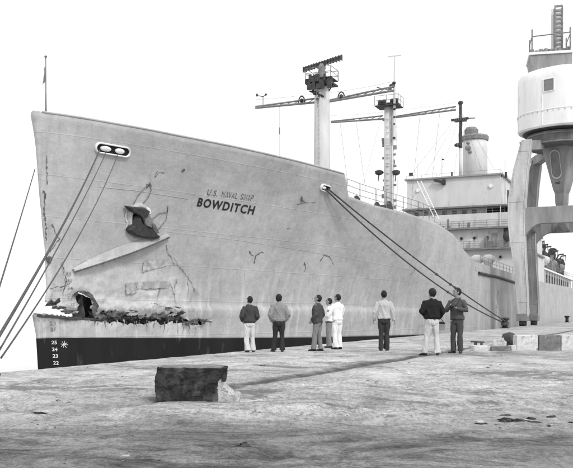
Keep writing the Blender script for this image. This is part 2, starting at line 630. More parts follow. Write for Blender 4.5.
def hb(s, z):                                       # half breadth of the hull at station s, height z
    g = s - s_stem(z)
    if g <= 0: return 0.0
    w = max(0.0, min(1.0, (z + 3.0) / 13.9)) ** 1.7
    Ls = 60 + (36 - 60) * w
    p = 1.16 + (0.70 - 1.16) * w
    b = 9.4 * math.sin(math.pi / 2 * min(g / Ls, 1.0)) ** p
    if s > 168:
        b *= math.cos(min(1.0, (s - 168) / 32.0) * math.pi / 2) ** 0.6
    return max(b, 0.16 * min(1.0, g / 0.15))


def hull_hit(px, py):
    d = (MSI.to_3x3() @ ray(px, py))
    o = MSI @ CAMP
    t0, f0 = 15.0, 1.0
    t = 15.0
    while t < 260:
        p = o + d * t
        f1 = -p.y - hb(p.x, p.z) if 0 < p.x < L_SHIP - 1 else 1.0
        if f1 < 0:
            a, b = t0, t
            for _ in range(24):
                m_ = (a + b) / 2
                q = o + d * m_
                if (-q.y - hb(q.x, q.z) if 0 < q.x else 1.0) < 0: b = m_
                else: a = m_
            q = o + d * b
            return q.x, q.z
        t0 = t
        t += 0.15
    return None


def hull_pt(s, z, off=0.0):                         # a point on the port side (ship frame), off metres proud
    e = 0.05
    p = Vector((s, -hb(s, z), z))
    a = Vector((s + e, -hb(s + e, z), z)) - Vector((s - e, -hb(s - e, z), z))
    b = Vector((s, -hb(s, z + e), z + e)) - Vector((s, -hb(s, z - e), z - e))
    n = a.cross(b)
    if n.length < 1e-9: n = Vector((0, -1, 0))
    n.normalize()
    if n.y > 0: n = -n
    return p + n * off


def hull_frame(px, py, off=0.0):                    # matrix: x aft along the plating, y up it, z outwards
    s, z = hull_hit(px, py)
    p = hull_pt(s, z, off)
    x = (hull_pt(s + 0.1, z) - hull_pt(s - 0.1, z)).normalized()
    n = (hull_pt(s, z, 1.0) - hull_pt(s, z)).normalized()
    y = n.cross(x).normalized()
    x = y.cross(n)
    return Matrix(((x.x, y.x, n.x, p.x), (x.y, y.y, n.y, p.y), (x.z, y.z, n.z, p.z), (0, 0, 0, 1))), s, z


TOP_PX = [(46, 113), (99, 121), (170, 134), (190, 138), (240, 148), (300, 162), (344.5, 174), (347.5, 196), (373, 205), (406, 213), (436, 223), (453, 234.5), (463, 249.5), (473, 261), (516, 274.5)]
TOP = [hull_hit(*p) for p in TOP_PX]
TOP = [(0.0, 10.72)] + TOP + [(110, TOP[-1][1]), (160, TOP[-1][1] + 0.6), (200, TOP[-1][1] + 1.8)]
BOOT = [hull_hit(*p) for p in ((50, 338), (220, 338.2), (311, 337.5), (377, 336))]
BOOT = [(0, BOOT[0][1])] + BOOT + [(60, BOOT[-1][1] - 0.2), (200, BOOT[-1][1] - 0.6)]
print('TOP', [(round(a, 1), round(b, 2)) for a, b in TOP])
print('BOOT', [(round(a, 1), round(b, 2)) for a, b in BOOT])


def inpoly(p, poly):
    x, y = p
    r = False
    for (a, b), (c, d) in zip(poly, poly[1:] + poly[:1]):
        if (b > y) != (d > y) and x < (c - a) * (y - b) / (d - b) + a:
            r = not r
    return r


WEDGE = [(20, 303), (47, 302), (56, 307.5), (68, 309), (77, 313), (84, 317), (70, 317.5), (52, 315), (33, 313.5), (18, 314)]
GASH = [(20, 303), (47, 302), (56, 307.5), (68, 309), (77, 313.5), (80, 306), (76, 297), (81, 291.5), (88, 295), (92, 305), (92, 313), (97, 316), (103, 311), (122, 313), (126, 310), (138, 312), (139, 318),
        (152, 316), (165, 314.5), (182, 311), (184, 313), (178, 317), (190, 321), (203, 319), (210, 321), (200, 324.5), (188, 325), (176, 322), (160, 323.5), (150, 322.5), (139, 324), (120, 321.5), (98, 322.8), (84, 318), (70, 317.5), (52, 315), (33, 313.5), (18, 314)]


def dent(s, z):                                     # pushed-in, buckled plating round the tear
    g = s - s_stem(z)
    w = math.exp(-((z - 1.9) / 1.7) ** 2) * (1 - sm((g - 6) / 7.0)) * sm(g / 0.6)
    d = -0.10 * w + w * (0.20 * nz((s, z, 0), 0.9, 2) + 0.10 * nz((s, z, 0), 2.3, 5) + 0.035 * nz((s, z, 0), 6.0, 5))
    w3 = math.exp(-((z - 1.75) / 0.60) ** 2) * (1 - sm((g - 8) / 5.0)) * sm(g / 0.5)
    d += w3 * (0.06 - 0.30 * abs(nz((s * 0.5, z * 1.3, 0), 1.1, 8)) - 0.10 * abs(nz((s, z * 2, 0), 3.1, 18)))
    w2 = math.exp(-((z - 4.5) / 1.8) ** 2) * math.exp(-(g / 1.5) ** 2)
    d += w2 * (0.18 * nz((s, z, 0), 1.5, 11))
    d += 0.014 * nz((s, z * 1.3, 0), 0.45, 21) + 0.008 * nz((s, z, 0), 1.1, 31) * (1 if s < 60 else 0)
    return d


def build_hull():
    cols = []
    g = 0.0
    while g < 14: cols.append(g); g += 0.1
    while g < 32: cols.append(g); g += 0.4
    while g < 62: cols.append(g); g += 0.8
    while g < L_SHIP: cols.append(g); g += 1.3
    cols.append(L_SHIP)
    ss = TOP[7][0], TOP[8][0]
    cols += [ss[0], ss[1]]
    cols = sorted(cols)
    nl, nm = 10, 34
    rows_of = []

    def zrow(s):
        zb = lerp_tab(BOOT, s)
        zt = lerp_tab(TOP, s)
        zs = [-5 + (zb + 5) * i / nl for i in range(nl)]
        zs += [zb + (3.1 - zb) * i / nm for i in range(nm)]
        zs += [3.1 + (6.2 - 3.1) * i / 12 for i in range(12)]
        zs += [6.2 + (zt - 6.2) * i / 16 for i in range(17)]
        return zs
    nr = nl + nm + 12 + 17
    parts = {}
    for key in ('hull', 'boot_topping'):
        parts[key] = ([], [], {})
    grid = {}
    for side in (-1, 1):
        for i, c in enumerate(cols):
            for j, z in enumerate(zrow(c)):
                st = s_stem(z)
                s = st + c * (L_SHIP - st) / L_SHIP
                b = hb(s, z)
                if c > 0:
                    b += dent(s, z) * (1.0 if side < 0 else 0.5)
                if c == 0: b = 0.0
                grid[side, i, j] = Vector((s, side * max(b, 0.0), z))
    for side in (-1, 1):
        for i in range(len(cols) - 1):
            for j in range(nr - 1):
                q = [grid[side, i, j], grid[side, i + 1, j], grid[side, i + 1, j + 1], grid[side, i, j + 1]]
                c = (q[0] + q[1] + q[2] + q[3]) / 4
                if c.x < 16 and 0.3 < c.z < 4:
                    pp = project(MS @ c)
                    jx = 1.6 * nz(c, 2.6, 3) + 0.9 * nz(c, 7, 5)
                    jy = 1.5 * nz(c, 2.9, 13) + 0.9 * nz(c, 6, 15)
                    poly = GASH if side < 0 else WEDGE
                    if inpoly((pp[0] + jx, pp[1] + jy), poly):
                        continue
                key = 'boot_topping' if j < nl else 'hull'
                V, Fc, idx = parts[key]
                ids = []
                for a, b_ in ((i, j), (i + 1, j), (i + 1, j + 1), (i, j + 1)):
                    k = (side if a > 0 else 0, a, b_)
                    if k not in idx:
                        idx[k] = len(V)
                        V.append(grid[side, a, b_])
                    ids.append(idx[k])
                Fc.append(ids if side < 0 else ids[::-1])
    for key, m in (('hull', M_HULL), ('boot_topping', M_BOOT)):
        V, Fc, _ = parts[key]
        me = bpy.data.meshes.new(key)
        me.from_pydata([tuple(p) for p in V], [], Fc)
        me.update()
        if key == 'hull':
            bm = bmesh.new()
            bm.from_mesh(me)
            bd = [v for v in bm.verts if v.is_boundary and v.co.x < 17 and 0.32 < v.co.z < 4]
            for it in range(3):
                new = {}
                for v in bd:
                    nb = [e.other_vert(v).co for e in v.link_edges if e.is_boundary]
                    if len(nb) == 2: new[v] = v.co * 0.4 + (nb[0] + nb[1]) * 0.3
                for v, c in new.items(): v.co = c
            for v in bd:
                sgn = -1 if v.co.y < 0 else 1
                q = v.co.copy()
                v.co.z += 0.13 * nz(q, 3.3, 4) + 0.07 * nz(q, 9.0, 6)
                v.co.x += 0.08 * nz(q, 4.0, 9)
                v.co.y += sgn * (0.16 * nz(q, 1.9, 12) + 0.08 * nz(q, 6.0, 15))
            bm.to_mesh(me)
            bm.free()
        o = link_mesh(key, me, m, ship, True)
        if key == 'hull':
            md = o.modifiers.new('plate', 'SOLIDIFY')
            md.thickness = 0.05
            md.offset = -1
    # decks and inner structure
    d = MB()
    tops = [s for s in range(0, int(L_SHIP), 3)]
    lft, rgt = [], []
    for s in tops:
        z = min(lerp_tab(TOP, s) - 1.1, lerp_tab(TOP, s + 3) - 0.3)
        b = max(hb(s + 0.4, z) - 0.12, 0.02)
        lft.append((s + 0.4, -b, z))
        rgt.append((s + 0.4, b, z))
    d.loft([lft, rgt], caps=False, closed=False)
    d.build('deck', M_DECK, ship)
    inn = MB()
    for zz, s0, s1 in ((0.55, 0.5, 14), (3.4, 1.3, 14)):
        a = [(s, -max(hb(s, zz) - 0.25, 0.03), zz) for s in [s0 + (s1 - s0) * k / 14 for k in range(15)]]
        b = [(x, -y, z) for x, y, z in a]
        inn.loft([a, b], caps=False, closed=False)
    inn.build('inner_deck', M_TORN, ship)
    for sx in (3.4, 6.5, 9.5, 12.5):
        bh = MB()
        pts = [(sx, -max(hb(sx, z) - 0.3, 0.05), z) for z in (0.55, 1.2, 1.9, 2.6, 3.4)]
        bh.loft([pts, [(x, -y, z) for x, y, z in pts]], caps=False, closed=False)
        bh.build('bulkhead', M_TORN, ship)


build_hull()


cap = MB()
cp = []
for i in range(300):
    s_ = 0.25 + i * 0.2 if i < 290 else 58.2
    if s_ > TOP[7][0]: break
    z_ = lerp_tab(TOP, s_)
    cp.append((s_, -hb(s_, z_) + 0.02, z_ + 0.02))
cap.tube(cp, 0.055, 6)
cap.build('bulwark_cap', M_HULL, ship, True)


# paint, scrapes and fittings that lie on the plating -----------------------------------------------
def on_hull(px, py, off):
    h = hull_hit(px, py)
    s, z = h
    return hull_pt(s, z, off + max(0.0, dent(s, z)))


def ribbon(name, pts, w, m, off=0.012, jit=0.25, seed=0, step=0.9):
    # a band painted or scraped along a photo-pixel polyline; w in metres (start, end)
    if not isinstance(w, (list, tuple)): w = (w, w)
    P = []
    for (a, b), (c, d) in zip(pts, pts[1:]):
        n = max(1, int(math.hypot(c - a, d - b) / step))
        for k in range(n):
            P.append((a + (c - a) * k / n, b + (d - b) * k / n))
    P.append(pts[-1])
    wob = min(1.6, 0.12 * len(P) * step) if len(P) > 3 else 0.3
    P = [(x + wob * (nz((i * step * 0.16, seed, 0), 1, 3) + 0.6 * nz((i * step * 0.5, seed, 0), 1, 6)), y + wob * (nz((i * step * 0.16, seed, 4), 1, 9) + 0.5 * nz((i * step * 0.5, seed, 0), 1, 16))) for i, (x, y) in enumerate(P)]
    C = [on_hull(x, y, off) for x, y in P]
    le, ri = [], []
    for i, p in enumerate(C):
        d = (C[min(i + 1, len(C) - 1)] - C[max(i - 1, 0)]).normalized()
        n = Vector((0, -1, 0))
        sd = d.cross(n).normalized()
        t = i / max(1, len(C) - 1)
        ww = (w[0] + (w[1] - w[0]) * t) * 0.5
        le.append(p + sd * ww * max(0.08, 0.8 + jit * 2.4 * nz((i * 0.45, seed, 0), 1, seed)))
        ri.append(p - sd * ww * max(0.08, 0.8 + jit * 2.4 * nz((i * 0.45, seed, 5), 1, seed + 3)))
    mb = MB()
    mb.loft([le, ri], caps=False, closed=False)
    return mb.build(name, m, ship)


def hull_quad(name, poly, m, off=0.022, sub=16):
    # painted rectangle on the plating, corners in photo pixels (TL, TR, BR, BL)
    mb = MB()
    rows = []
    for i in range(sub + 1):
        v = i / sub
        row = []
        for j in range(sub + 1):
            u = j / sub
            x = (poly[0][0] * (1 - u) + poly[1][0] * u) * (1 - v) + (poly[3][0] * (1 - u) + poly[2][0] * u) * v
            y = (poly[0][1] * (1 - u) + poly[1][1] * u) * (1 - v) + (poly[3][1] * (1 - u) + poly[2][1] * u) * v
            row.append(on_hull(x + 1.1 * nz((x, y, 0), 0.35, 1) + 0.6 * nz((x, y, 0), 1.1, 2), y + 1.1 * nz((x, y, 0), 0.35, 7) + 0.6 * nz((x, y, 0), 1.1, 9), off))
        rows.append(row)
    mb.loft(rows, caps=False, closed=False)
    return mb.build(name, m, ship)


def lettering(name, text, origin, right, up, m, off=0.02, bold=0.0, shear=0.0, space=1.0):
    # flat text wrapped on the hull: origin, right and up vectors in photo pixels
    cu = bpy.data.curves.new('text', 'FONT')
    cu.body = text
    cu.size = 1.0
    cu.offset = bold
    cu.shear = shear
    cu.space_character = space
    cu.resolution_u = 3
    to = bpy.data.objects.new('text', cu)
    col.objects.link(to)
    bpy.context.view_layer.update()
    me = baked(to)
    bpy.data.objects.remove(to)
    xs = [v.co.x for v in me.vertices]
    ys = [v.co.y for v in me.vertices]
    x0, x1, y0, y1 = min(xs), max(xs), min(ys), max(ys)
    bm = bmesh.new()
    bm.from_mesh(me)
    bmesh.ops.triangulate(bm, faces=bm.faces)
    for v in bm.verts:
        u = (v.co.x - x0) / (x1 - x0)
        w = (v.co.y - y0) / (y1 - y0)
        v.co = on_hull(origin[0] + right[0] * u + up[0] * w, origin[1] + right[1] * u + up[1] * w, off)
    bm.to_mesh(me)
    bm.free()
    me.materials.clear()
    return link_mesh(name, me, m, ship)


lettering('name_lettering', 'BOWDITCH', (196.4, 206.3), (56.5, 8.6), (2.6, -8.8), M_LETTER, bold=0.03, space=1.2)
for t, x0, x1 in (('U.S.', 206.5, 217), ('NAVAL', 221, 236.5), ('SHIP', 240, 252.5)):
    lettering('prefix_lettering', t, (x0, 195 + (x0 - 206) * 0.13), (x1 - x0, (x1 - x0) * 0.13), (1.6, -5.8), M_FADED, bold=0.012, space=1.15)
for i, (t, x, y) in enumerate((('22', 55.5, 364.5), ('23', 54.8, 357.6), ('24', 54.2, 351), ('25', 53.6, 344.2), ('27', 53.0, 331.0), ('28', 52.5, 325.0))):
    lettering('draft_mark', t, (x - 2.6, y), (5.6, 0.1), (0, -3.6), M_MARK if i < 4 else M_FADED, bold=0.02)
for i, (t, x, y) in enumerate((('32', 72, 306), ('33', 70.5, 297), ('34', 70, 289.5), ('35', 69.5, 282), ('36', 68.5, 275))):
    lettering('draft_mark', t, (x - 2.6, y), (5.2, 0.3), (0, -3.2), M_FADED, bold=0.01)
# white star-like mark on the boot topping
for i in range(4):
    a = math.pi * i / 4 + 0.2
    c, s_ = 3.6 * math.cos(a), 3.6 * math.sin(a)
    ribbon('star_mark', [(64 - c, 344.5 - s_), (64, 344.5), (64 + c, 344.5 + s_)], 0.035, M_MARK, 0.014 + i * 0.003, 0.1, i)

# lapped plate seams
def seam(pts, r):
    mb = MB()
    P = []
    for (a, b), (c, d) in zip(pts, pts[1:]):
        n = max(1, int(abs(c - a) / 6))
        P += [(a + (c - a) * k / n, b + (d - b) * k / n) for k in range(n)]
    P.append(pts[-1])
    mb.tube([on_hull(x, y, 0.0) for x, y in P], r, 6)
    return mb.build('plate_seam', M_HULL, ship, True)


seam([(100, 187), (135, 190.5), (188, 199)], 0.02)
seam([(168, 232), (240, 240.5), (330, 255), (400, 268), (440, 276)], 0.012)

# dark primer patches and scuffs
hull_quad('paint_patch', [(143, 261), (168, 260), (166, 266), (142, 272)], M_PATCH)
hull_quad('paint_patch', [(126, 283), (136, 282.5), (136, 293.5), (126, 294)], M_PATCH)
hull_quad('paint_patch', [(137, 282), (170, 281), (168, 288), (137, 289)], M_PATCH)
SC = [
    ([(253.5, 263), (256, 256), (261, 251.5), (263, 252.5)], (0.14, 0.10)), ([(250, 251), (252, 255), (254, 256)], (0.08, 0.05)),
    ([(302, 196), (303, 200), (305, 203)], (0.34, 0.10)), ([(297, 204), (303, 203), (315, 202)], (0.06, 0.05)),
    ([(305, 262), (306, 266), (305, 272)], (0.26, 0.06)),
    ([(320, 261), (325, 255.5), (330, 256), (333, 264)], (0.08, 0.07)),
    ([(287, 229), (290, 228)], 0.1), ([(182, 172), (185, 169)], 0.1),
    ([(411, 275), (414, 270), (416, 268)], 0.10),
    ([(166, 245), (168, 253), (174, 262), (184, 270), (187, 276)], (0.10, 0.06)), ([(174, 258), (180, 268), (192, 283), (196, 296)], (0.05, 0.05)),
    ([(189, 274), (188, 284), (188, 297)], (0.11, 0.05)), ([(177, 279), (174, 288), (176, 297)], (0.08, 0.04)),
    ([(160, 290), (163, 283), (170, 284), (174, 294), (176, 305)], (0.07, 0.06)), ([(158, 297), (160, 288), (158, 300)], (0.05, 0.05)),
    ([(150, 304), (156, 303), (162, 307), (172, 309)], (0.10, 0.05)), ([(194, 288), (199, 296)], (0.06, 0.04)),
    ([(157, 171), (154, 177), (160, 172), (165, 173)], (0.05, 0.04)), ([(44, 190), (45, 215), (46, 240)], (0.16, 0.10)),
    ([(47, 155), (47, 185)], (0.10, 0.05)), ([(52, 225), (58, 240), (50, 252)], (0.07, 0.05)),
    ([(62, 262), (66, 280), (63, 296)], (0.10, 0.06)), ([(50, 288), (62, 287), (70, 283)], (0.06, 0.05)),
    ([(476, 266), (476, 272)], (0.3, 0.2)), ([(497, 290), (497, 315)], (0.16, 0.12)),
]
for i, (p, w) in enumerate(SC):
    w = w if isinstance(w, tuple) else (w, w)
    thin = 9 <= i <= 16
    ribbon('scuff_mark', p, (w[0] * (0.55 if thin else 0.75), w[1] * (0.55 if thin else 0.75)), M_DRIP if thin and i % 2 else M_RUST_SHADE, 0.012, 0.95, i * 1.7)
for i in range(26):                                 # rust running down from the torn edge
    x = 90 + i * 4.7 + random.uniform(-3, 3)
    y0 = 319.5 + random.uniform(-1, 2)
    y1 = min(337, y0 + random.choice((4, 6, 9, 12, 16)) + random.uniform(-1, 2))
    ribbon('rust_streak', [(x, y0), (x - 0.3, y0 + 0.5 * (y1 - y0)), (x - 0.8, y1)], (random.uniform(0.03, 0.16), 0.015), random.choice((M_RUST_SHADE, M_PATCH, M_DRIP)), 0.010, 0.7, i * 2.3)
for i in range(9):
    x = 205 + i * 21 + random.uniform(-6, 6)
    y0 = 262 + i * 3.2 + random.uniform(0, 40)
    ribbon('rust_streak', [(x, y0), (x - 0.5, y0 + random.uniform(6, 14))], (random.uniform(0.02, 0.05), 0.008), M_PATCH, 0.010, 0.6, i * 3.1)

# the long buckled plate: a shelf of bent steel that catches the sky
def buckled_plate():
    mb = MB()
    up, lo = [], []
    n = 26
    for i in range(n + 1):
        t = i / n
        x = 73 + (168 - 73) * t
        y = 271.5 + (236.5 - 271.5) * t
        w = 8.5 * math.sin(math.pi * min(1, 0.06 + t * 0.80) ** 0.8) * (0.65 + 0.35 * t) * (0.55 if t > .8 else 1) + 1.0
        up.append(on_hull(x - 1.0, y - w, 0.01))
        lo.append(on_hull(x, y, 0.10 + 0.30 * math.sin(math.pi * min(1, t * 0.95 + 0.03))))
    mid = [(a + b) / 2 + Vector((0, -0.05, 0.03)) for a, b in zip(up, lo)]
    back = [on_hull(73 + 95 * i / n, 271.5 - 35 * i / n + 0.6, 0.01) for i in range(n + 1)]
    mb.loft([up, mid, lo, back], caps=False, closed=False)
    mb.build('buckled_plate', M_HULL, ship)
    e = MB()
    e.tube([p + Vector((0, -0.01, -0.02)) for p in lo], 0.045, 6)  # dark tube draws the shadow line under the bent shelf
    e.build('shadow_line', M_RUST_SHADE, ship)


buckled_plate()


def torn_plates():
    rnd = random.Random(5)
    spots = [(50, 304, 1.1), (58, 308.5, 0.9), (66, 311, 0.8), (74, 312, 0.6), (99, 315, 0.9), (106, 312.5, 0.8), (114, 315, 1.0), (122, 314, 0.9), (131, 312.5, 1.1), (140, 316, 0.9), (148, 318, 0.8),
             (156, 317, 1.0), (164, 316, 1.0), (172, 314.5, 0.9), (180, 313, 0.8), (186, 322, 0.8), (194, 322, 0.8), (202, 320.5, 0.7), (209, 319.5, 0.6), (176, 308, 0.5), (168, 308, 0.5)]
    for k, (x, y, sc) in enumerate(spots):
        Mx, s, z = hull_frame(x, y, 0.02)
        mb = MB()
        w, h = rnd.uniform(0.45, 0.95) * sc, rnd.uniform(0.16, 0.34) * sc
        rows = []
        nx, ny = 9, 4
        cu = rnd.uniform(-0.5, 1.3)
        dn = -1 if rnd.random() < 0.35 else 1
        tw = rnd.uniform(-0.5, 0.5)
        for a in range(ny + 1):
            row = []
            v = a / ny
            for b in range(nx + 1):
                u = b / nx - 0.5
                jag = (0.9 * nz((k * 3.1, b * 1.9, 0), 1.0, 2.2) + 0.6 * nz((k * 3.1, b * 4.3, 0), 1.0, 7.7)) * v
                yy = dn * (v - 0.30 + jag) * h * (1 - 0.8 * abs(u)) + tw * u * h
                zz = 0.02 + (v ** 1.6) * h * cu * 0.8 + 0.10 * nz((k, u * 4, v * 3), 1.0, 5)
                row.append((u * w + 0.10 * nz((k, u * 5, v * 4), 1.0, 9), yy, zz))
            rows.append(row)
        mb.loft(rows, Mx, caps=False, closed=False)
        o = mb.build('torn_plate', (M_TORN, M_RUST_SHADE, M_TORN, M_PATCH, M_RUST_SHADE)[k % 5], ship)
        md = o.modifiers.new('plate', 'SOLIDIFY')
        md.thickness = 0.025
    # crushed plating folded back inside the tear
    rows = []
    for j in range(9):
        row = []
        for i in range(70):
            x, y = 93 + i * 1.7, 309 + j * 2.0
            row.append(on_hull(x, y, -0.27 + 0.26 * nz((x * 0.16, y * 0.30, 0), 1.0, 4) + 0.16 * nz((x * 0.45, y * 0.7, 0), 1.0, 9) - 0.012 * (j - 4) ** 2))
        rows.append(row)
    cr = MB()
    cr.loft(rows, caps=False, closed=False)
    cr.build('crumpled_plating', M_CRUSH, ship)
    # the curled tongue of plating that hangs out of the hole, dark outside, a highlight painted along its edge
    Mx, s, z = hull_frame(84, 303, 0.05)
    mb = MB()
    rows = []
    for i in range(15):
        t = i / 14
        a = 3.6 * t
        cx_, cy_ = -0.30 + 0.36 * math.cos(2.7 - a) + 0.55 * t, 0.12 + 0.42 * math.sin(2.7 - a) - 0.25 * t
        wv = 0.12 + 0.10 * math.sin(math.pi * t)
        jx = 0.05 * nz((i * 0.6, 0, 0), 1, 4)
        wv *= 1 + 1.3 * nz((i * 0.9, 3, 0), 1, 5)
        cx_ += 0.16 * nz((i * 0.8, 1, 0), 1, 7)
        cy_ += 0.14 * nz((i * 0.8, 2, 0), 1, 9)
        rows.append([(cx_ + jx - wv, cy_ - 0.05 + 0.08 * nz((i * 1.3, 0, 0), 1, 8), 0.05 + 0.22 * math.sin(math.pi * t)), (cx_ + jx, cy_ + 0.04, 0.16 + 0.25 * math.sin(math.pi * t)), (cx_ + jx + wv, cy_ - 0.04, 0.06 + 0.15 * math.sin(math.pi * t))])
    mb.loft(rows, Mx, caps=False, closed=False)
    o = mb.build('curled_plate', M_TORN, ship)
    md = o.modifiers.new('plate', 'SOLIDIFY')
    md.thickness = 0.03
    e = MB()
    e.tube([Mx @ Vector(r[0]) for r in rows[2:9]], [0.01, 0.02, 0.03, 0.03, 0.02, 0.02, 0.01], 6)
    e.build('highlight_edge', M_BRIGHTSTEEL, ship)
    # split lip of the lower stem
    lip = MB()
    rows = []
    for i in range(18):
        t = i / 17
        x, y = 36 + 60 * t, 315.5 + 4.0 * t
        rows.append([on_hull(max(x, 37), y + 1.2, 0.0), on_hull(max(x, 37), y, 0.05) + Vector((0, 0, 0.06 + 0.10 * nz((i * .8, 0, 0), 1, 3))), on_hull(max(x, 37), y + 1.0, -0.20)])
    lip.loft(rows, caps=False, closed=False)
    lip.build('bent_lip', M_TORN, ship)


torn_plates()


# mooring chocks ------------------------------------------------------------------------------------
def stadium(w, h, n=10):
    r = h / 2
    pts = []
    for k in range(n + 1):
        a = -math.pi / 2 + math.pi * k / n
        pts.append((w / 2 - r + r * math.cos(a), r * math.sin(a)))
    for k in range(n + 1):
        a = math.pi / 2 + math.pi * k / n
        pts.append((-w / 2 + r + r * math.cos(a), r * math.sin(a)))
    return pts


def chock(px, py, w, h, sky_gaps, tilt=0.0):
    Mx, s, z = hull_frame(px, py, 0.0)
    Mx = Mx @ Matrix.Rotation(tilt, 4, 'Z')
    root = MB()
    st = stadium(w, h)
    inner = stadium(w - 0.15, h - 0.15)
    rings = []
    for sc, zz in ((0.0, -0.05), (0.0, 0.10), (0.45, 0.16), (1.0, 0.12), (1.0, -0.05)):
        rings.append([(a[0] + (b[0] - a[0]) * sc, a[1] + (b[1] - a[1]) * sc, zz) for a, b in zip(st, inner)])
    root.loft(rings, Mx, caps=False)
    o = root.build('mooring_chock', M_WHITE, ship, True)
    bk = MB()
    bk.loft([[(a, b, 0.02) for a, b in inner]], Mx, caps=False) if False else bk.add([(a, b, 0.035) for a, b in inner], [tuple(range(len(inner)))], Mx)  # flat black plate in place of the shaded opening
    bk.build('chock_dark_plate', M_BLACK, o)
    for x0, x1 in sky_gaps:  # white discs painted in for sky seen through the chock
        rb = MB()
        hw = (x1 - x0) / 2
        rb.loft([[(((x0 + x1) / 2) + hw * q * cx_, (h / 2 - 0.13) * q * cy_, zz) for cx_, cy_ in [(math.cos(2 * math.pi * k / 12), math.sin(2 * math.pi * k / 12)) for k in range(12)]] for q, zz in ((1, 0.04), (0.95, 0.10), (0.6, 0.14))], Mx)
        rb.build('sky_gap', M_WHITE, o, True)
    return Mx


CH1 = chock(112.5, 149.8, 2.0, 0.54, ((-0.74, -0.10), (0.10, 0.66)), -0.02)
CH2 = chock(325, 188, 1.15, 0.46, ((-0.42, 0.02),), -0.05)


# anchor in its hawse pipe ----------------------------------------------------------------------------
def build_anchor():
    Mx, s, z = hull_frame(137, 219, 0.0)
    ring = MB()
    rr = []
    n = 22
    for k in range(n):
        a = 2 * math.pi * k / n
        rr.append((0.62 * math.cos(a) * (1.0 + 0.18 * math.cos(a - 0.8)), 0.74 * math.sin(a)))
    rings = []
    for q, zz in ((1.18, -0.05), (1.10, 0.16), (0.95, 0.24), (0.78, 0.16), (0.74, 0.02)):
        rings.append([(x * q, y * q, zz) for x, y in rr])
    ring.loft(rings, Mx, caps=False)
    ring.build('hawse_bolster', M_HULL, ship, True)
    h = MB()
    h.add([(x * 0.8, y * 0.8, 0.045) for x, y in rr], [tuple(range(n))], Mx)
    h.build('hawse_pipe', M_BLACK, ship)
    def traced(name, poly, d0, d1, m, parent, shrink=0.82):
        # a casting whose outline lies over the plating, d0..d1 metres proud of it, its outer face drawn in
        cxp = sum(p[0] for p in poly) / len(poly)
        cyp = sum(p[1] for p in poly) / len(poly)
        nrm = (Mx.to_3x3() @ Vector((0, 0, 1)))
        ring = lambda q, d: [hull_pt(*hull_hit(cxp + (x - cxp) * q, cyp + (y - cyp) * q)) + nrm * d for x, y in poly]
        mb = MB()
        mb.loft([ring(1.0, d0), ring(1.0, d0 + (d1 - d0) * 0.6), ring(shrink, d1)])
        return mb.build(name, m, parent, bevel=0.015)
    anchor = traced('anchor', [(125, 229), (129, 224), (132, 216), (135, 214.5), (138, 222), (145, 227), (150, 228), (153, 232.5), (158, 236.5), (150, 237.6), (138, 237), (128, 233)], 0.02, 0.42, M_IRON, ship)
    traced('fluke', [(122.5, 205.3), (131, 206.2), (141, 207), (146, 210.5), (143, 216), (138, 218), (134.5, 214), (128, 211)], 0.08, 0.50, M_IRON, anchor)
    traced('shank', [(139, 216), (145, 213), (149.5, 219), (149, 228), (142, 225)], 0.15, 0.38, M_DRIP, anchor)
    traced('fluke', [(146.5, 222), (150.5, 222.5), (155, 232), (152, 233), (148, 229)], 0.10, 0.45, M_RUST_SHADE, anchor)
    ribbon('scuff_mark', [(126.5, 213), (127, 221), (126.5, 229)], (0.28, 0.16), M_BRIGHTSTEEL, 0.012, 0.4, 77)
    traced('shackle', [(143, 205), (147.5, 208), (148.5, 213), (146, 214), (143, 209)], 0.10, 0.30, M_BRIGHTSTEEL, anchor)
    # loops of wire and scraped outlines round the hawse
    for i, pts in enumerate(([(133, 204), (138, 195), (146, 186), (150, 183), (151, 190), (148, 197), (143, 203)], [(150, 226), (152, 219), (159, 213), (167, 212), (166, 219), (160, 227), (155, 232)], [(167, 212), (167.5, 206)])):
        c = MB()
        c.tube([on_hull(x, y, 0.04) for x, y in pts], 0.022, 6)
        c.build('trailing_wire', M_DRIP if i < 2 else M_RUST_SHADE, ship, True)
    ribbon('scuff_mark', [(146, 186), (150, 183), (152, 186)], (0.3, 0.2), M_RUST_SHADE, 0.02, 0.5, 40)
    ribbon('scuff_mark', [(126, 231), (134, 236), (146, 240)], (0.30, 0.06), M_PATCH, 0.015, 0.5, 41)


build_anchor()
# lug on the stem where the lines lead past
lug = MB()
Mx, _, _ = hull_frame(49, 260, 0.0)
lug.loft([[(0.15 * math.cos(a) * q * (1 + .4 * math.sin(3 * a)), 0.19 * math.sin(a) * q + .1 * z, z) for a in [2 * math.pi * k / 10 for k in range(10)]] for q, z in ((1.0, -0.2), (0.95, 0.1), (0.5, 0.22))], Mx)
lug.build('stem_lug', M_RUST_SHADE, ship, True)

# jackstaff with furled flag
def ship_pt(px, py, u):                             # point in the ship frame on the vertical plane at -u off the centreline
    d = MSI.to_3x3() @ ray(px, py)
    o = MSI @ CAMP
    t = (-u - o.y) / d.y
    return o + d * t


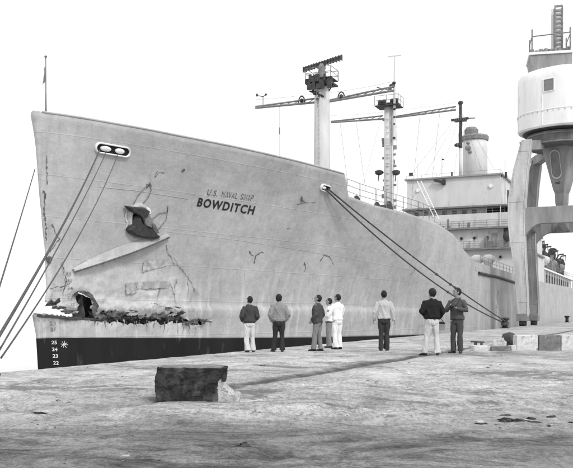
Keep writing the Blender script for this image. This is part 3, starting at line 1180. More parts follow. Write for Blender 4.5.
jb = ship_pt(46, 118, 0.0)
jt = ship_pt(45, 57, 0.0)
js = MB()
js.tube([(jb.x, 0, jb.z - 0.4), (jb.x - 0.02, 0, jt.z)], [0.045, 0.025], 8)
jo = js.build('jackstaff', M_YARD, ship, True)
tr = MB()
tr.ell((jb.x - 0.02, 0, jt.z + 0.03), (0.07, 0.07, 0.06))
tr.build('truck', M_YARD, jo, True)
fl = MB()
rows = []
for i in range(9):
    t = i / 8
    zz = jt.z - 0.45 - 0.85 * t
    wd = 0.06 + 0.16 * t - 0.05 * math.sin(9 * t)
    rows.append([(jb.x - 0.05, 0.0, zz + 0.1), (jb.x - 0.05 - wd * 0.5, -0.06 * math.sin(5 * t), zz), (jb.x - 0.05 - wd, 0.05 * math.sin(7 * t + 1), zz - 0.12)])
fl.loft(rows, caps=False, closed=False)
fl.build('furled_flag', M_YARD, jo, True)


# ------------------------------------------------------------------ masts
def mast_base(px):
    p = ship_pt(px, 200, 0.0)
    k = F / (MS @ p).y
    return p.x, k


def zof(py, k):
    return (HY - py) / k + HC


def lamp(mb, c, r=0.22):
    mb.lathe([(r * 0.6, -r), (r, -r * 0.4), (r, r * 0.5), (r * 0.5, r)], 10, c)


def railing(name, pts, h, parent, m=None, posts=1.5, rails=3, r=0.025):
    mb = MB()
    for a, b in zip(pts, pts[1:]):
        a, b = Vector(a), Vector(b)
        n = max(1, int((b - a).length / posts))
        for k in range(n + 1):
            p = a.lerp(b, k / n)
            mb.bar(p, p + Vector((0, 0, h)), r * 2)
        for q in range(rails):
            z = h * (q + 1) / rails
            mb.tube([a + Vector((0, 0, z)), b + Vector((0, 0, z))], r, 6)
    return mb.build(name, m or M_YARD, parent)


def lattice_yard(name, a, b, parent, m=M_YARD, w=0.34):
    # a trussed yard: two chords and diagonals with a foot rope
    a, b = Vector(a), Vector(b)
    mb = MB()
    up = Vector((0, 0, w))
    mb.tube([a, b], 0.10, 6)
    mb.tube([a + up * 0.35, b + up], 0.08, 6)
    n = max(4, int((b - a).length / 0.7))
    for k in range(n):
        p, q = a.lerp(b, k / n), a.lerp(b, (k + 1) / n)
        mb.bar(p, q + up * (0.35 + 0.65 * (k + 1) / n), 0.05)
    mb.tube([a + Vector((0, 0, 0.75)), a.lerp(b, 0.5) + Vector((0, 0, 0.68)), b + Vector((0, 0, 0.75))], 0.012, 5)
    return mb.build(name, m, parent)


def at_station(px, py, s):
    d = MSI.to_3x3() @ ray(px, py)
    o = MSI @ CAMP
    return o + d * ((s - o.x) / d.x)


def build_foremast():
    s, k = mast_base(322)
    root = empty('foremast')
    root.parent = ship
    root['label'] = 'thick mast column carrying a tilted radar antenna'
    hw = 8.2 / k
    c = MB()
    c.lathe([(hw * 1.03, 6.5), (hw * 0.99, zof(150, k)), (hw * 0.93, zof(100, k)), (hw * 0.90, zof(88, k)), (hw * 0.85, zof(87.5, k))], 20, (s, 0, 0))
    c.build('mast_column', M_MAST, root, True)
    p = MB()
    zp = zof(86, k)
    p.box(s - 0.9, s + 0.9, -1.15, 1.15, zp, zp + 0.14)
    p.box(s - 0.9, s + 0.9, -1.15, 1.15, zp + 0.45, zp + 0.5)
    for y in (-1.0, -0.35, 0.35, 1.0):
        p.box(s - 0.85, s - 0.7, y - 0.25, y + 0.25, zp + 0.1, zp + 0.5)
        p.bar((s, y * 0.5, zp - 0.7), (s, y, zp), 0.08)
    p.build('platform', M_GEAR, root)
    railing('platform_rail', [(s - 0.9, -1.15, zp + 0.5), (s - 0.9, 1.15, zp + 0.5), (s + 0.9, 1.15, zp + 0.5), (s + 0.9, -1.15, zp + 0.5), (s - 0.9, -1.15, zp + 0.5)], 0.9, root, posts=1.0, rails=2)
    pd = MB()
    pd.lathe([(0.45, zp + 0.14), (0.40, zp + 0.9), (0.28, zof(70, k)), (0.35, zof(68, k)), (0.2, zof(64, k))], 12, (s, 0, 0))
    pd.build('radar_pedestal', M_YARD, root, True)
    # radar antenna: a long trough turned a little to the camera, tilted in the photo
    A, B = at_station(303.5, 69.8, s + 0.3), at_station(341.5, 57.5, s - 0.3)
    an = MB()
    prof = [(0.0, -0.22), (0.12, -0.16), (0.16, 0.0), (0.12, 0.16), (0.0, 0.22), (-0.06, 0.2), (0.06, 0.0), (-0.06, -0.2)]
    rings = [[A.lerp(B, t) + Vector((px_, 0, py_)) for px_, py_ in prof] for t in (0, 0.25, 0.5, 0.75, 1)]
    an.loft(rings)
    rad = an.build('radar_antenna', M_YARD, root)
    rib = MB()
    for t in [i / 14 for i in range(15)]:
        q = A.lerp(B, t)
        rib.box(q.x - 0.14, q.x + 0.2, q.y - 0.025, q.y + 0.025, q.z - 0.23, q.z + 0.23)
    rib.build('antenna_rib', M_GEAR, rad)
    cl_ = MB()                                      # boxes and insulators on the platform edge
    rnd = random.Random(6)
    for i in range(14):
        yy, ww, hh = rnd.uniform(-1.3, 1.3), rnd.uniform(0.08, 0.22), rnd.uniform(0.2, 0.8)
        cl_.box(s - 1.0 - ww * .5, s - 1.0 + ww * .5, yy - ww, yy + ww, zp + (0.14 if i % 2 else -0.5), zp + (0.14 if i % 2 else -0.5) + hh)
    tag(cl_.build('equipment_box', M_GEAR, root), kind='stuff')
    # signal gear under the platform
    g = MB()
    for (dx, dy, dz, r) in ((-0.7, 0.35, -0.75, 0.26), (-0.7, -0.1, -1.0, 0.20), (-0.6, 0.6, -0.55, 0.18), (-0.7, 0.15, -1.3, 0.16)):
        g.ell((s + dx, dy, zp + dz), (r, r, r * 0.7), n=8, m=5)
    g.bar((s - 0.6, -0.4, zp - 1.1), (s - 0.6, 0.9, zp - 0.5), 0.14)
    g.build('signal_gear', M_GEAR, root)
    # yards
    l0, l1 = ship_pt(256, 108, 5.0), ship_pt(316, 102.5, 0.6)
    yl = (s - 0.1, 5.6, 0)
    for (pxa, pya, pxb, pyb, sg) in ((255.5, 108, 315, 102.5, 1), (330, 101.5, 394, 90.5, -1)):
        def at(px, py):
            d = MSI.to_3x3() @ ray(px, py)
            o = MSI @ CAMP
            t = (s - o.x) / d.x
            return o + d * t
        a, b = at(pxa, pya), at(pxb, pyb)
        yo = lattice_yard('yard', a, b, root)
        ym = MB()
        if sg > 0:
            t = a.lerp(b, 0.13)
            ym.tube([t, t + Vector((0, 0, 1.0))], 0.03, 6)
            ym.tube([t + Vector((0, 0.55, 1.1)), t + Vector((0, 0, 0.95)), t + Vector((0, -0.25, 1.05))], 0.04, 6)
            ym.ell(t + Vector((0, 0.6, 1.15)), (0.08, 0.1, 0.15), n=8, m=5)
            ym.ell(t + Vector((0, -0.28, 1.1)), (0.08, 0.12, 0.1), n=8, m=5)
            q = a.lerp(b, 0.78)
        else:
            q = a.lerp(b, 0.18)
        qq = q + Vector((0, 0, 0.1))
        ym.tube([qq + Vector((0, 0.30 * math.cos(t_), 0.55 * math.sin(t_))) for t_ in [math.pi * i_ / 8 for i_ in range(9)]], 0.06, 6)
        ym.lathe([(0.10, 0.0), (0.17, 0.1), (0.17, 0.25), (0.06, 0.35)], 10, qq)
        ym.build('yard_fitting', M_GEAR, yo)
    hal = MB()
    h0, h1 = ship_pt(279.5, 106, 3.0), ship_pt(279.5, 160, 3.0)
    d = MSI.to_3x3() @ ray(279.5, 106)
    o_ = MSI @ CAMP
    h0 = o_ + d * ((s - o_.x) / d.x)
    hal.tube([h0, h0 + Vector((0, 0, -5.2))], 0.012, 5)
    hal.bar(h0 + Vector((0, 0, -1.9)), h0 + Vector((0, 0, -2.5)), 0.07)
    hal.build('halyard', M_YARD, root)
    ld = MB()
    for dx in (-0.15, 0.15):
        ld.bar((s - hw * 0.7, -hw - 0.12 + 0, 6.5) if False else (s - hw - 0.1, dx, 6.5), (s - hw - 0.1, dx, zp), 0.04)
    z = 6.8
    while z < zp:
        ld.bar((s - hw - 0.1, -0.15, z), (s - hw - 0.1, 0.15, z), 0.03)
        z += 0.4
    ld.build('ladder', M_MAST, root)


build_foremast()


def build_mainmast():
    s, k = mast_base(389)
    root = empty('mainmast')
    root.parent = ship
    root['label'] = 'slim mast column with a thin topmast and two yards'
    hw = 5.2 / k
    c = MB()
    c.lathe([(hw * 1.05, 6.0), (hw, zof(170, k)), (hw * 0.88, zof(104, k))], 18, (s, 0, 0))
    c.build('mast_column', M_MAST, root, True)
    p = MB()
    zp = zof(105, k)
    p.box(s - 0.6, s + 0.6, -1.1, 1.1, zp, zp + 0.12)
    for y in (-0.9, -0.45, 0.45, 0.9):
        lamp(p, (s - 0.3, y, zp + 0.32), 0.24)
    p.build('platform', M_GEAR, root)
    tm = MB()
    q = at_station(394.5, 140, s - 0.6)
    t = at_station(394.5, 56, s - 0.6)
    tm.tube([(q.x, q.y, q.z), (q.x, q.y, t.z)], [0.20, 0.06], 8)
    tm.bar((q.x, q.y - 0.75, t.z), (q.x, q.y + 0.75, t.z), 0.10)
    tmo = tm.build('topmast', M_MAST, root)
    g = MB()
    for (px, py, r) in ((392, 86, 0.34), (394, 83, 0.22), (390, 89, 0.2), (394.5, 109, 0.16), (394.5, 117, 0.15), (394.2, 124, 0.13), (394, 138, 0.18)):
        g.ell(at_station(px, py, s - 0.75), (r, r, r * 0.7), n=8, m=5)
    a = at_station(377, 87.5, s - 0.75)
    b = at_station(394, 91, s - 0.75)
    g.bar(a, b, 0.08)
    g.build('signal_gear', M_GEAR, tmo)
    for (xa, ya, xb, yb) in ((331, 122.5, 383, 119), (396, 117.5, 456, 109.8)):
        lattice_yard('yard', at_station(xa, ya, s), at_station(xb, yb, s), root)
    ll = MB()
    for px in (379, 396):
        c0 = at_station(px, 173, s)
        ll.lathe([(0.15, -0.25), (0.42, -0.1), (0.46, 0.2), (0.2, 0.3)], 12, c0)
        ll.bar((s, 0, c0.z), c0, 0.1)
        ll.bar(c0 + Vector((0, 0.1, -0.9)), c0, 0.08)
    ll.build('floodlight', M_GEAR, root)
    bx_ = MB()
    rnd = random.Random(9)
    z_ = 10.0
    while z_ < zp - 1:                              # junction boxes, rungs and cable clips up the column
        sd_ = rnd.choice((-1, 1))
        w_ = rnd.uniform(0.10, 0.28)
        y0_, y1_ = sorted((sd_ * hw * 0.80, sd_ * (hw * 0.95 + w_)))
        bx_.box(s - w_ * .6, s + w_ * .6, y0_, y1_, z_, z_ + rnd.uniform(0.15, 0.5))
        bx_.bar((s - hw - 0.06, -0.2, z_), (s - hw - 0.06, 0.2, z_), 0.04)
        z_ += rnd.uniform(0.3, 0.9)
    tag(bx_.build('junction_box', M_YARD, root), kind='stuff')
    rg = MB()
    rg.tube([(s - hw - 0.05, -0.45, 6), (s - hw - 0.05, -0.42, zp)], 0.04, 6)
    rg.build('cable_run', M_YARD, root)
    pl = MB()
    pl.box(s - 1.0, s + 1.0, -1.3, 1.3, zp - 0.25, zp - 0.16)
    pl.build('lower_platform', M_GEAR, root)
    railing('platform_rail', [(s - 1.0, 1.3, zp - 0.16), (s - 1.0, -1.3, zp - 0.16), (s + 1.0, -1.3, zp - 0.16)], 1.0, root, posts=0.9, rails=2)
    st = MB()
    for (xa, ya, xb, yb) in ((340, 122, 348, 186), (356, 121, 366, 192), (420, 115, 412, 195), (440, 112, 432, 180)):
        hl = MB()
        hl.tube([at_station(xa, ya, s), at_station(xb, yb, s + 1)], 0.018, 5)
        hl.build('halyard', M_YARD, root)
    st.tube([at_station(383, 110, s), at_station(362, 190, s + 2)], 0.012, 5)
    st.tube([at_station(396, 120, s), at_station(398, 205, s + 2)], 0.012, 5)
    st.build('stay', M_YARD, root)


build_mainmast()

# ------------------------------------------------------------------ superstructure
S_H = 90.0                                          # front of the bridge house
KH = F / (MS @ Vector((S_H, 0, 0))).y


def hz(py):
    return zof(py, KH)


def y_at(px, s):
    return at_station(px, 250, s).y


def build_house():
    root = empty('bridge_house')
    root.parent = ship
    zs = {n: hz(y) for n, y in (('top', 177.5), ('b1', 207), ('r1', 214.5), ('b2', 228.5), ('b3', 249), ('b4', 274))}
    yl, yr = y_at(407, S_H), y_at(500.5, S_H)
    # tiers, each with its own deck slab standing proud
    m = MB()
    m.box(S_H, S_H + 16, yr, yl, zs['b1'] + 0.05, zs['top'])
    m.build('bridge_tier', M_HOUSE, root)
    m = MB()
    m.box(S_H - 0.35, S_H + 16.4, yr - 0.3, yl + 0.3, zs['top'], zs['top'] + 0.22)
    m.build('roof', M_DECK, root)
    m = MB()
    m.box(S_H - 0.5, S_H + 18, yr - 1.2, yl + 0.6, zs['b1'] - 0.18, zs['b1'] + 0.045)
    m.build('deck_slab', M_CRANEDARK, root)
    m = MB()
    m.box(S_H + 0.9, S_H + 18, yr - 0.6, yl + 0.2, zs['r1'] - 0.6, zs['b1'] - 0.182)
    m.build('recessed_tier', M_HOUSE, root)
    # black panel painted in for the shaded recess on the port side
    m = MB()
    m.box(S_H + 0.86, S_H + 0.895, y_at(508, S_H), y_at(485, S_H), zs['r1'] - 0.05, zs['b1'] - 0.25)
    m.build('recess_shade', M_BLACK, root)
    for x in (415, 424, 433, 443, 453, 463, 473):
        w = MB()
        y0 = y_at(x, S_H)
        w.box(S_H + 0.86, S_H + 0.895, y0 - 0.32, y0 + 0.32, zs['r1'] + 0.15, zs['b1'] - 0.4)
        w.build('window', M_CRANEDARK, root)
    m = MB()
    m.box(S_H - 0.2, S_H + 20, -9.1, 9.1, zs['b2'] + 0.05, zs['r1'])
    m.build('bulwark_tier', M_HOUSE, root)
    m = MB()
    m.box(S_H - 0.55, S_H + 20.4, -9.3, 9.3, zs['b2'] - 0.2, zs['b2'] + 0.045)
    m.build('deck_slab', M_CRANEDARK, root)
    m = MB()
    m.box(S_H + 0.4, S_H + 22, -8.9, 8.9, zs['b3'] + 0.05, zs['b2'] - 0.202)
    m.build('cabin_tier', M_HOUSE, root)
    m = MB()
    m.box(S_H - 0.5, S_H + 22.4, -9.3, 9.3, zs['b3'] - 0.2, zs['b3'] + 0.045)
    m.build('deck_slab', M_CRANEDARK, root)
    m = MB()
    m.box(S_H + 0.5, S_H + 24, -9.0, 9.0, 5.2, zs['b3'] - 0.202)
    m.build('main_tier', M_HOUSE, root)
    # side doors and portholes below the overhangs
    for zc, xs in ((hz(238.5), (461, 474, 487)), (hz(258), (478, 489, 500))):
        for x in xs:
            w = MB()
            y0 = y_at(x, S_H)
            w.tube([(S_H + 0.30, y0, zc), (S_H + 0.52, y0, zc)], 0.26, 14)
            po = w.build('porthole', M_DECK, root)
            gl = MB()
            gl.tube([(S_H + 0.28, y0, zc), (S_H + 0.30, y0, zc)], 0.18, 12)
            gl.build('glass', M_BLACK, po)
    for x in (494, 506):
        w = MB()
        y0 = y_at(x, S_H)
        w.box(S_H + 0.30, S_H + 0.395, y0 - 0.4, y0 + 0.4, hz(247.5), hz(234))
        w.build('door', M_DECK, root)
    # dark box and lump beside the leg of the crane
    w = MB()
    y0 = y_at(507, S_H)
    w.box(S_H - 0.1, S_H + 0.38, y0 - 0.5, y0 + 0.45, hz(236), hz(229.5))
    w.ell((S_H - 0.1, y0, hz(238)), (0.5, 0.55, 0.8), n=8, m=6)
    w.build('dark_box', M_GEAR, root)
    for x in (418, 491):                            # floodlights on the bridge front
        w = MB()
        y0 = y_at(x, S_H)
        w.tube([(S_H - 0.22, y0, hz(188)), (S_H - 0.02, y0, hz(188))], 0.28, 14)
        w.build('floodlight', M_WHITE, root)
    w = MB()                                        # bridge-front bracket and eyebrow
    y0 = y_at(441, S_H)
    w.bar((S_H - 0.5, y0 + 0.9, hz(179)), (S_H - 0.5, y0 - 0.6, hz(182.5)), 0.35)
    w.box(S_H - 0.45, S_H - 0.02, y0 - 0.7, y0 - 0.2, hz(184), hz(179))
    w.build('searchlight', M_GEAR, root)
    w = MB()
    w.bar((S_H + 0.3, y_at(486, S_H), hz(206)), (S_H + 0.3, y_at(486, S_H), hz(214)), 0.1)
    w.bar((S_H - 0.4, y_at(501, S_H) , hz(230)), (S_H - 0.4, y_at(501, S_H), hz(205)), 0.09)
    w.build('stanchion', M_HOUSE, root)
    railing('roof_rail', [(S_H - 0.2, yl, zs['top'] + 0.22), (S_H - 0.2, yr, zs['top'] + 0.22), (S_H + 14, yr, zs['top'] + 0.22)], 0.5, root, M_YARD, 2.0, 1, 0.02)
    for (px, y1, y2, r) in ((417, 180, 163, .03), (442, 178, 156, .03), (443, 160, 159, .18), (411, 176, 173, .3), (452, 178, 172, .14), (505, 207, 160, .04), (506, 178, 172, .16), (500, 177, 173, .3), (508, 215, 190, .12)):
        w = MB()
        a, b = at_station(px, y1, S_H + 0.6), at_station(px, y2, S_H + 0.6)
        w.tube([a, (a.x, a.y, b.z)], r, 8)
        w.build('whip_aerial' if r < .1 else 'roof_fitting', M_YARD if r < .1 else M_GEAR, root)
    for (xa, xb, zz_, st_) in ((400, 505, zs['r1'], S_H - 0.1), (408, 511, zs['b3'] + 0.045, S_H - 0.4), (408, 511, zs['b2'] + 0.045, S_H - 0.4)):
        railing('tier_rail', [(st_, y_at(xa, S_H), zz_), (st_, y_at(xb, S_H), zz_)], 0.95, root, M_YARD, 1.6, 3, 0.025)
    rnd = random.Random(21)
    for i in range(26):                             # lockers, vents, pipes and boxes standing about the fronts
        w = MB()
        y0 = rnd.uniform(-8.2, 6)
        zb_ = rnd.choice((zs['b3'] + 0.05, zs['b2'] + 0.05, 5.4))
        hgt = rnd.uniform(0.4, 1.5)
        sb_ = S_H + (-0.05 if zb_ > 6 else 0.2)
        if i % 3:
            w.box(sb_ - 0.15, sb_ + 0.33, y0, y0 + rnd.uniform(0.2, 0.7), zb_, zb_ + hgt)
            w.build('deck_locker', M_CRANEDARK if i % 2 else M_HOUSE, root, bevel=0.02)
        else:
            w.tube([(sb_, y0, zb_), (sb_, y0, zb_ + 2.4)], 0.06, 6)
            w.build('pipe', M_YARD, root)
    for i in range(7):                              # aerial wires and stays over the bridge
        w = MB()
        w.tube([at_station(461, 112, S_H + 6), at_station(409 + 15 * i, 177, S_H + 1)], 0.02, 5)
        w.build('aerial_wire', M_YARD, root)
    # funnel
    sf = S_H + 12
    kf = F / (MS @ Vector((sf, 0, 0))).y
    p = at_station(475, 160, sf)
    z1 = zof(176, kf) - 1
    fr = 12.0 / kf
    w = MB()
    w.lathe([(fr * 1.04, z1 - 2), (fr, zof(150, kf)), (fr, zof(139.5, kf))], 28, (sf, p.y, 0))
    fo = w.build('funnel', M_MAST, root, True)
    w = MB()
    w.lathe([(fr * 1.10, zof(141, kf)), (fr * 1.14, zof(137.5, kf)), (fr * 1.05, zof(136, kf)), (fr * 0.6, zof(135.5, kf))], 28, (sf, p.y, 0))
    w.build('funnel_band', M_YARD, fo)
    w = MB()
    w.lathe([(fr * 0.55, zof(136, kf)), (fr * 0.58, zof(130.5, kf)), (fr * 0.42, zof(128, kf))], 20, (sf - 0.4, p.y + 0.5, 0))
    w.build('exhaust_cap', M_CRANEDARK, fo)
    w = MB()
    for (px, py, r) in ((468, 148, 0.5), (470, 152, 0.35), (468, 143, 0.3)):
        c0 = at_station(px, py, sf - fr)
        w.ell(c0, (0.25, r, r * 0.8), n=8, m=5)
    w.build('siren', M_YARD, fo)
    # pole mast ahead of the funnel
    sp = S_H + 6
    a, b = at_station(460.5, 180, sp), at_station(460.5, 103, sp)
    w = MB()
    w.tube([(sp, a.y, a.z), (sp, a.y, zof(140, KH))], 0.26, 8)
    po = w.build('pole_mast', M_MAST, root, True)
    w = MB()
    w.tube([(sp, a.y, zof(140, KH)), (sp, a.y, b.z)], [0.3, 0.22], 8)
    w.bar((sp, a.y + 1.4, zof(110, KH)), (sp, a.y - 1.2, zof(109.5, KH)), 0.32)
    w.box(sp - 0.5, sp + 0.5, a.y - 0.9, a.y + 0.9, zof(112, KH), zof(110.5, KH))
    w.ell((sp, a.y, b.z), (0.3, 0.4, 0.35), n=8, m=6)
    w.ell((sp - 0.3, a.y + 0.4, zof(137, KH)), (0.3, 0.5, 0.3), n=8, m=6)
    w.bar((sp, a.y - 2.2, zof(110, KH)), (sp, a.y - 1.2, zof(109.5, KH)), 0.12)
    w.build('crosstree', M_GEAR, po)


build_house()


# ------------------------------------------------------------------ foredeck gear and rails
def build_foredeck():
    # rail along the edge behind the raised bow, a companion ladder and deck gear
    pts = []
    for px, py in ((349, 197), (362, 201.5), (378, 206), (398, 211), (420, 217), (436, 223)):
        s, z = hull_hit(px, py)
        pts.append((s, -hb(s, z) + 0.15, z))
    railing('deck_rail', pts, 1.25, ship, M_YARD, 1.3, 3, 0.02)
    pts = [(x, -y, z) for x, y, z in pts]
    railing('deck_rail', pts, 1.25, ship, M_YARD, 1.3, 3, 0.02)
    s, z = hull_hit(349, 197)
    m = MB()
    for (ds, u, w, h) in ((1.5, 5.6, 0.55, 1.6), (3.4, 6.4, 0.4, 1.1), (0.8, 4.2, 0.35, 1.9)):
        m2 = MB()
        m2.lathe([(w * 0.8, z - 1.1), (w * 0.8, z + h - 1.1 - 0.3), (w, z + h - 1.1), (w, z + h - 0.7), (w * 0.4, z + h - 0.55)], 14, (s + ds, -u, 0))
        m2.build('ventilator', M_HOUSE, ship, True)
    for (ds, u) in ((5.5, 5.2), (9.5, 6.5)):
        wch = MB()
        x0 = s + ds
        wch.tube([(x0, -u - 0.9, z + 0.1), (x0, -u + 0.9, z + 0.1)], 0.55, 14)
        for yy in (-1.0, 0, 1.0):
            wch.tube([(x0, -u + yy - 0.06, z + 0.1), (x0, -u + yy + 0.06, z + 0.1)], 0.8, 14)
        wch.box(x0 - 0.6, x0 + 0.6, -u - 1.2, -u + 1.2, z - 1.1, z - 0.4)
        wch.build('deck_winch', M_GEAR, ship)
    # sloping ladder of pale steel in front of the bridge
    lad = MB()
    sl_ = 74.0
    a, b = at_station(421, 181, sl_), at_station(439, 219, sl_ - 6)
    lad.bar(a, b, 0.07)
    lad.bar(a + Vector((0, 0.5, 0)), b + Vector((0, 0.5, 0)), 0.07)
    for k in range(18):
        p = a.lerp(b, k / 17)
        lad.bar(p, p + Vector((0, 0.5, 0)), 0.035)
    lad.build('sloping_ladder', M_WHITE, ship)
    # cargo posts and hatch coamings on the well deck
    zd = lerp_tab(TOP, 75) - 1.0
    for (x0, x1) in ((62, 70), (75, 84)):
        hc = MB()
        hc.box(x0, x1, -3.6, 3.6, zd - 0.5, zd + 1.1)
        hc.build('hatch_coaming', M_HOUSE, ship)
    for u in (6.2, 7.6):
        v = MB()
        v.lathe([(0.4, zd - 0.5), (0.4, zd + 1.8), (0.75, zd + 2.2), (0.8, zd + 2.7), (0.3, zd + 3.0)], 14, (72.5, -u, 0))
        v.build('ventilator', M_HOUSE, ship, True)
    pts = []
    for s_ in (59, 66, 73, 80, 88):
        z_ = lerp_tab(TOP, s_)
        pts.append((s_, -hb(s_, z_) + 0.12, z_ - 0.05))
    railing('deck_rail', pts, 0.9, ship, M_YARD, 2.0, 2, 0.02)
    # a dark fender strake hanging near the crane
    m = MB()
    a, b = hull_hit(478, 273), hull_hit(516, 283)
    m.tube([hull_pt(a[0], a[1], 0.08), hull_pt((a[0] + b[0]) / 2, (a[1] + b[1]) / 2 + 0.1, 0.1), hull_pt(b[0], b[1], 0.08)], 0.16, 8)
    m.build('fender_strake', M_GEAR, ship)


build_foredeck()


def build_aft():
    root = empty('after_house')
    root.parent = ship
    zt = lerp_tab(TOP, 130) - 0.2
    m = MB()
    m.box(116, 182, -6.4, 6.4, zt - 1.2, zt + 3.0)
    m.build('house_wall', M_HOUSE, root)
    m = MB()
    m.box(115.5, 182.5, -7.4, 7.4, zt + 3.0, zt + 3.3)
    m.build('boat_deck', M_WHITE, root)
    for i in range(22):
        x0 = 117.5 + i * 2.9
        w = MB()
        w.box(x0, x0 + 1.9, -6.48, -6.405, zt + 0.5, zt + 2.5)
        w.build('window', M_BLACK, root)
    for i in range(16):
        w = MB()
        w.bar((117 + i * 4.2, -7.2, zt - 1.0), (117 + i * 4.2, -7.2, zt + 3.0), 0.2)
        w.build('stanchion', M_HOUSE, root)
    railing('boat_deck_rail', [(116, -7.2, zt + 3.3), (182, -7.2, zt + 3.3)], 1.1, root, M_YARD, 2.4, 2, 0.03)
    for i, x0 in enumerate((121, 133, 145, 160)):        # lifeboats under covers in their davits
        b = MB()
        rings = []
        for t in [k / 10 for k in range(11)]:
            w_ = max(0.06, 1.25 * math.sin(math.pi * min(max(t, 0.02), 0.98)) ** 0.6)
            h_ = 0.35 * (2 * t - 1) ** 2
            rings.append([(x0 + 7.2 * t, -6.0 + w_ * math.cos(a), zt + 5.4 + h_ + (1.0 if math.sin(a) < 0 else 0.55) * w_ * math.sin(a)) for a in [2 * math.pi * q / 12 for q in range(12)]])
        b.loft(rings)
        bo = b.build('lifeboat', M_CRANEDARK if i != 1 else M_HOUSE, root, True)
        for xx in (x0 + 1.2, x0 + 6.0):
            d = MB()
            d.tube([(xx, -5.2, zt + 3.3), (xx, -5.4, zt + 6.6), (xx, -6.2, zt + 7.9), (xx, -7.2, zt + 8.0)], 0.16, 8)
            d.tube([(xx, -7.1, zt + 8.0), (xx, -6.9, zt + 5.8)], 0.05, 6)
            d.build('davit', M_GEAR, bo)
    rnd = random.Random(3)
    for i in range(54):
        g = MB()
        x0 = 112 + 68 * rnd.random() ** 1.4
        y0 = rnd.uniform(-6.6, -2)
        z0 = zt + 3.3
        h = rnd.uniform(2.0, 7.0 if x0 < 140 else 5.0) * (0.62 if i % 3 == 2 else 1)
        w = rnd.uniform(0.5, 1.3)
        if i % 3 == 0:
            g.lathe([(w * 0.5, z0), (w * 0.5, z0 + h), (w * 0.9, z0 + h + 0.2), (w * 0.9, z0 + h + 0.8), (w * 0.4, z0 + h + 1.1)], 12, (x0, y0, 0))
            g.build('ventilator', M_GEAR if i % 2 else M_DECK, root, True)
        elif i % 3 == 1:
            g.box(x0 - w, x0 + w, y0 - w * 0.6, y0 + w * 0.6, z0, z0 + h * 0.6)
            g.box(x0 - w * .6, x0 + w * .6, y0 - w * 0.4, y0 + w * 0.4, z0 + h * 0.6, z0 + h * 0.85)
            g.build('deck_locker', M_CRANEDARK, root, bevel=0.05)
        else:
            g.tube([(x0, y0, z0), (x0, y0, z0 + h * 1.6)], 0.12, 8)
            g.bar((x0 - 0.9, y0, z0 + h * 1.3), (x0 + 0.9, y0, z0 + h * 1.35), 0.16)
            g.ell((x0, y0, z0 + h * 1.3), (0.5, 0.4, 0.5), n=8, m=6)
            g.build('boom_post', M_GEAR, root)


build_aft()


